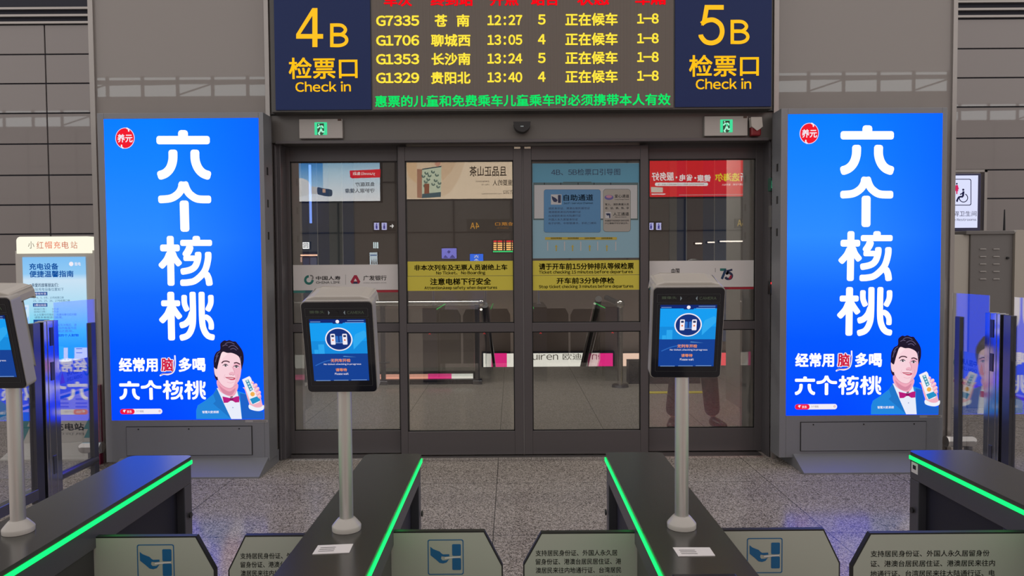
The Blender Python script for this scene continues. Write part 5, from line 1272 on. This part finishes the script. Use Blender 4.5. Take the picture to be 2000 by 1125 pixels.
RF(q, DV, [ZB(*p) for p in ((295, 340), (380, 350), (375, 815), (298, 805))], Y, E('#A87860', SB), 3); RF(q, DV, [ZB(*p) for p in ((380, 350), (690, 300), (682, 795), (375, 815))], Y, E('#C4CCB0', SB), 3)
RF(q, DV, [ZB(*p) for p in ((380, 745), (684, 715), (682, 795), (375, 815))], Y, E('#3C5860', SB), 4); RF(q, DV, [ZB(*p) for p in ((380, 340), (690, 292), (690, 310), (380, 358))], Y, E('#304850', SB), 4)
for i, (a, b) in enumerate(((450, 400), (555, 380), (500, 440), (620, 430), (400, 450), (560, 580), (440, 540), (640, 620), (480, 500), (600, 520), (660, 560), (430, 610))):
    q.ribbon([mirrored(*ZB(a + 22 * math.cos(t_), b + 26 * math.sin(t_)), DV) for t_ in (0, .9, 1.8, 2.7, 3.6)], .06, Y + .05, E('#5C7468', SB), cap=0)
RF(q, DV, [ZB(*p) for p in ((415, 580), (495, 580), (495, 740), (415, 745))], Y, E('#8A5038', SB), 5); RF(q, DV, [ZB(*p) for p in ((580, 270), (610, 200), (640, 210), (690, 180), (670, 280), (630, 310))], Y, E('#C89078', SB), 4)
TB = E('#3A2A18', 1.0)
RT(q, '且品正山茶', DV, (*ZB(1145, 295), *ZB(1745, 460)), Y, TB, 2, .02); RT(q, '重要的人', DV, (*ZB(1520, 515), *ZB(1840, 610)), Y, TB, 2); RT(q, 'ZHENGSHAN', DV, (*ZB(1245, 530), *ZB(1465, 555)), Y, TB, 2); RT(q, 'CHA YE', DV, (*ZB(1340, 585), *ZB(1465, 608)), Y, TB, 2); RT(q, '万262', DV, (*ZB(1690, 685), *ZB(1845, 748)), Y, TB, 2); RT(q, '中国正山茶业有限公司荣誉出品', DV, (*ZB(1340, 735), *ZB(1670, 752)), Y, TB, 2)
q.build('lit_face', root)
root, Y = refl_sign('hall_billboard', 'red appliance advert mirrored at the top of the rightmost pane', 'billboard', DV, (1268, 308, 1474, 384), 'hall billboards mirrored in the door glass')
q = M()
def ZC(a, b): return (1255 + a / 8.333, 290 + b / 8.333)
RB(q, DV, (1269, 306, 1474, 384), Y, E('#E0262C', SB))
YE = E('#F0E020', SB)
RT(q, '服务好', DV, (*ZC(150, 385), *ZC(510, 525)), Y, W_, 1, .03); RT(q, '省电', DV, (*ZC(595, 420), *ZC(815, 530)), Y, W_, 1, .03); RT(q, '健康', DV, (*ZC(890, 425), *ZC(1110, 540)), Y, W_, 1, .03)
for a, b in ((552, 470), (858, 480)): RF(q, DV, circ(*ZC(a, b), 1.8), Y, W_, 1)
RT(q, '选海尔', DV, (*ZC(1180, 400), *ZC(1580, 535)), Y, YE, 1, .03); RT(q, '换新', DV, (*ZC(1590, 395), *ZC(1810, 530)), Y, W_, 1, .03)
RF(q, DV, [ZC(*p) for p in rrect(200, 555, 1065, 610, 26)], Y, W_, 1); RT(q, '一级能效国补至高立减两千元以旧换新享好礼送装一体', DV, (*ZC(250, 572), *ZC(1030, 596)), Y, E('#B04848', 1.5), 2)
RT(q, '一家四季用国产空调，温润宜人', DV, (*ZC(1290, 570), *ZC(1800, 602)), Y, W_, 1); RF(q, DV, [ZC(*p) for p in ((135, 625), (330, 635), (330, 715), (140, 715))], Y, E('#D8C8B8', SB), 1)
RB(q, DV, (*ZC(145, 735), *ZC(370, 752)), Y, W_, 1); RB(q, DV, (*ZC(590, 745), *ZC(1740, 762)), Y, E('#F08888', 2.4), 1)
q.build('lit_face', root)
D2 = 54.0
root, Y = refl_sign('far_departure_board', 'small red, yellow and green departure board mirrored left of centre', 'departure board', D2, (962, 469, 1024, 494))
q = M(); RB(q, D2, (962, 469, 1024, 494), Y, D('led_off', (.02, .015, .012), .5))
for i, c_ in enumerate(('#E01828', '#FFC070', '#FFC070', '#FFC070', '#FFC070', '#20D070')):
    y_ = 470 + i * 4.0
    if i == 5: RB(q, D2, (963, 490, 1023, 492.5), Y, E(c_, 5), 1); continue
    for a, b in ((964, 970), (972, 981), (984, 986), (989, 998), (1000, 1006), (1010, 1020)): RB(q, D2, (a, y_, b, y_ + 2.6), Y, E(c_, 5), 1)
q.build('lit_face', root)
root, Y = refl_sign('far_gate_sign', 'small orange 4A check-in sign mirrored in the left sliding leaf', 'sign', D2, (917, 434, 1022, 448))
q = M(); RB(q, D2, (912, 428, 1024, 452), Y, D('far_sign_back', (.10, .098, .09), .6)); RT(q, '4A', D2, (919, 435, 936, 447), Y, E('#F0A830', 2.5), 1); RT(q, '检票口', D2, (967, 434, 1005, 441), Y, E('#F0A030', 2), 1, .02); RT(q, 'Check in', D2, (971, 443, 993, 447), Y, E('#C08030', 1.5), 1)
q.build('lettering', root)
root, Y = refl_sign('far_gate_sign', 'small orange 6A sign mirrored near the right edge of the rightmost pane', 'sign', D2, (1438, 428, 1460, 444))
q = M(); RT(q, '6A', D2, (1440, 429, 1456, 442), Y, E('#C0A040', 2.5), 1); q.build('lettering', root)
root, Y = refl_sign('far_advert', 'tiny blue advert with white characters mirrored above the no-ticket notice', 'screen', D2, (918, 496, 944, 515))
q = M(); RB(q, D2, (918, 496, 944, 514), Y, EL('far_blue', (.0, .14, .9), 4)); RT(q, '六', D2, (926, 498, 935, 504), Y, W_, 1, .03); RT(q, '个', D2, (926, 505, 935, 513), Y, W_, 1, .03); q.build('lit_face', root)
root, Y = refl_sign('far_screen', 'tiny lilac screen mirrored above the yellow notices', 'screen', D2, (863, 484, 892, 505))
q = M(); RB(q, D2, (863, 485, 892, 505), Y, E('#7878D8', 4)); RF(q, D2, circ(877, 492, 3), Y, E('#404090', 4)); RF(q, D2, [(866, 504), (870, 498), (876, 504)], Y, E('#404090', 4)); RF(q, D2, [(878, 504), (884, 497), (890, 504)], Y, E('#404090', 4)); q.build('lit_face', root)
for bx, lab in (((729, 433, 772, 451), 'small lit toilet pictograms with an arrow mirrored in the leftmost pane'), ((1265, 433, 1292, 451), 'small lit toilet pictograms mirrored at the edge of the rightmost pane')):
    root, Y = refl_sign('toilet_sign', lab, 'sign', D2, bx, 'toilet signs mirrored in the door glass')
    q = M(); c0 = bx[0] + 1.5
    for k in (0, 15):
        RB(q, D2, (c0 + k, 435, c0 + k + 10, 449), Y, E('#B8B8E8', 4), 0); RF(q, D2, circ(c0 + k + 5, 438, 1.4), Y, E('#3838A0', 3)); RB(q, D2, (c0 + k + 3.2, 440, c0 + k + 6.8, 447), Y, E('#3838A0', 3), 1)
    if bx[2] - bx[0] > 30: RB(q, D2, (c0 + 31, 440.5, c0 + 38, 442.5), Y, W_, 0); RF(q, D2, [(c0 + 35, 437), (c0 + 39, 441.5), (c0 + 35, 446)], Y, W_, 0)
    q.build('pictogram', root)
root, Y = refl_sign('far_shop', 'tiny lit shop front mirrored low in the leftmost pane', 'shop', D2, (572, 493, 616, 518))
q = M(); RB(q, D2, (572, 494, 618, 518), Y, E('#4A3430', 2)); RB(q, D2, (572, 497, 620, 500), Y, E('#FFC8A8', 5), 1)
for a, b, c_, d_, k in ((573, 502, 590, 512, '#D8A898'), (592, 504, 604, 520, '#484454'), (606, 503, 619, 520, '#5A5664'), (576, 510, 582, 520, '#E8D0B8')): RB(q, D2, (a, b, c_, d_), Y, E(k, 3), 2)
q.build('lit_face', root)
root, Y = refl_sign('far_logo_sign', 'small square white sign mirrored above the tiny shop front', 'sign', D2, (591, 473, 604, 486))
q = M(); RB(q, D2, (591, 473, 604, 486), Y, E('#FFFFFF', 5)); RT(q, '回', D2, (593, 475, 602, 484), Y, m_core, 1, .02); q.build('lit_face', root)
root, Y = refl_sign('far_poster', 'small pale lit poster mirrored over the bank logo', 'poster', D2, (722, 493, 737, 518))
q = M(); RB(q, D2, (722, 493, 737, 518), Y, E('#B8C8D0', 4)); RB(q, D2, (723, 497, 736, 500), Y, E('#6888B0', 3), 1)
for k in range(3): RF(q, D2, [(725 + k * 4, 516), (726.5 + k * 4, 504), (728 + k * 4, 516)], Y, E('#605858', 2), 1)
for k in range(3): RB(q, D2, (729 + k * 3.7, 473, 731.5 + k * 3.7, 485), Y, E('#D8ECF0', 4), 1)
q.build('lit_face', root)
for bx, lab in (((1358, 474, 1371, 477), 'short white lamp strip mirrored above the right terminal'), ((1382, 472, 1396, 474.5), 'middle white lamp strip mirrored in the rightmost pane'), ((1406, 470, 1470, 472.5), 'long white lamp strip mirrored at the right of the rightmost pane')):
    root, Y = refl_sign('lamp_strip', lab, 'lamp', D2, bx, 'lamp strips mirrored in the door glass')
    q = M(); RB(q, D2, bx, Y, E('#FFF0E0', 6)); q.build('tube', root)
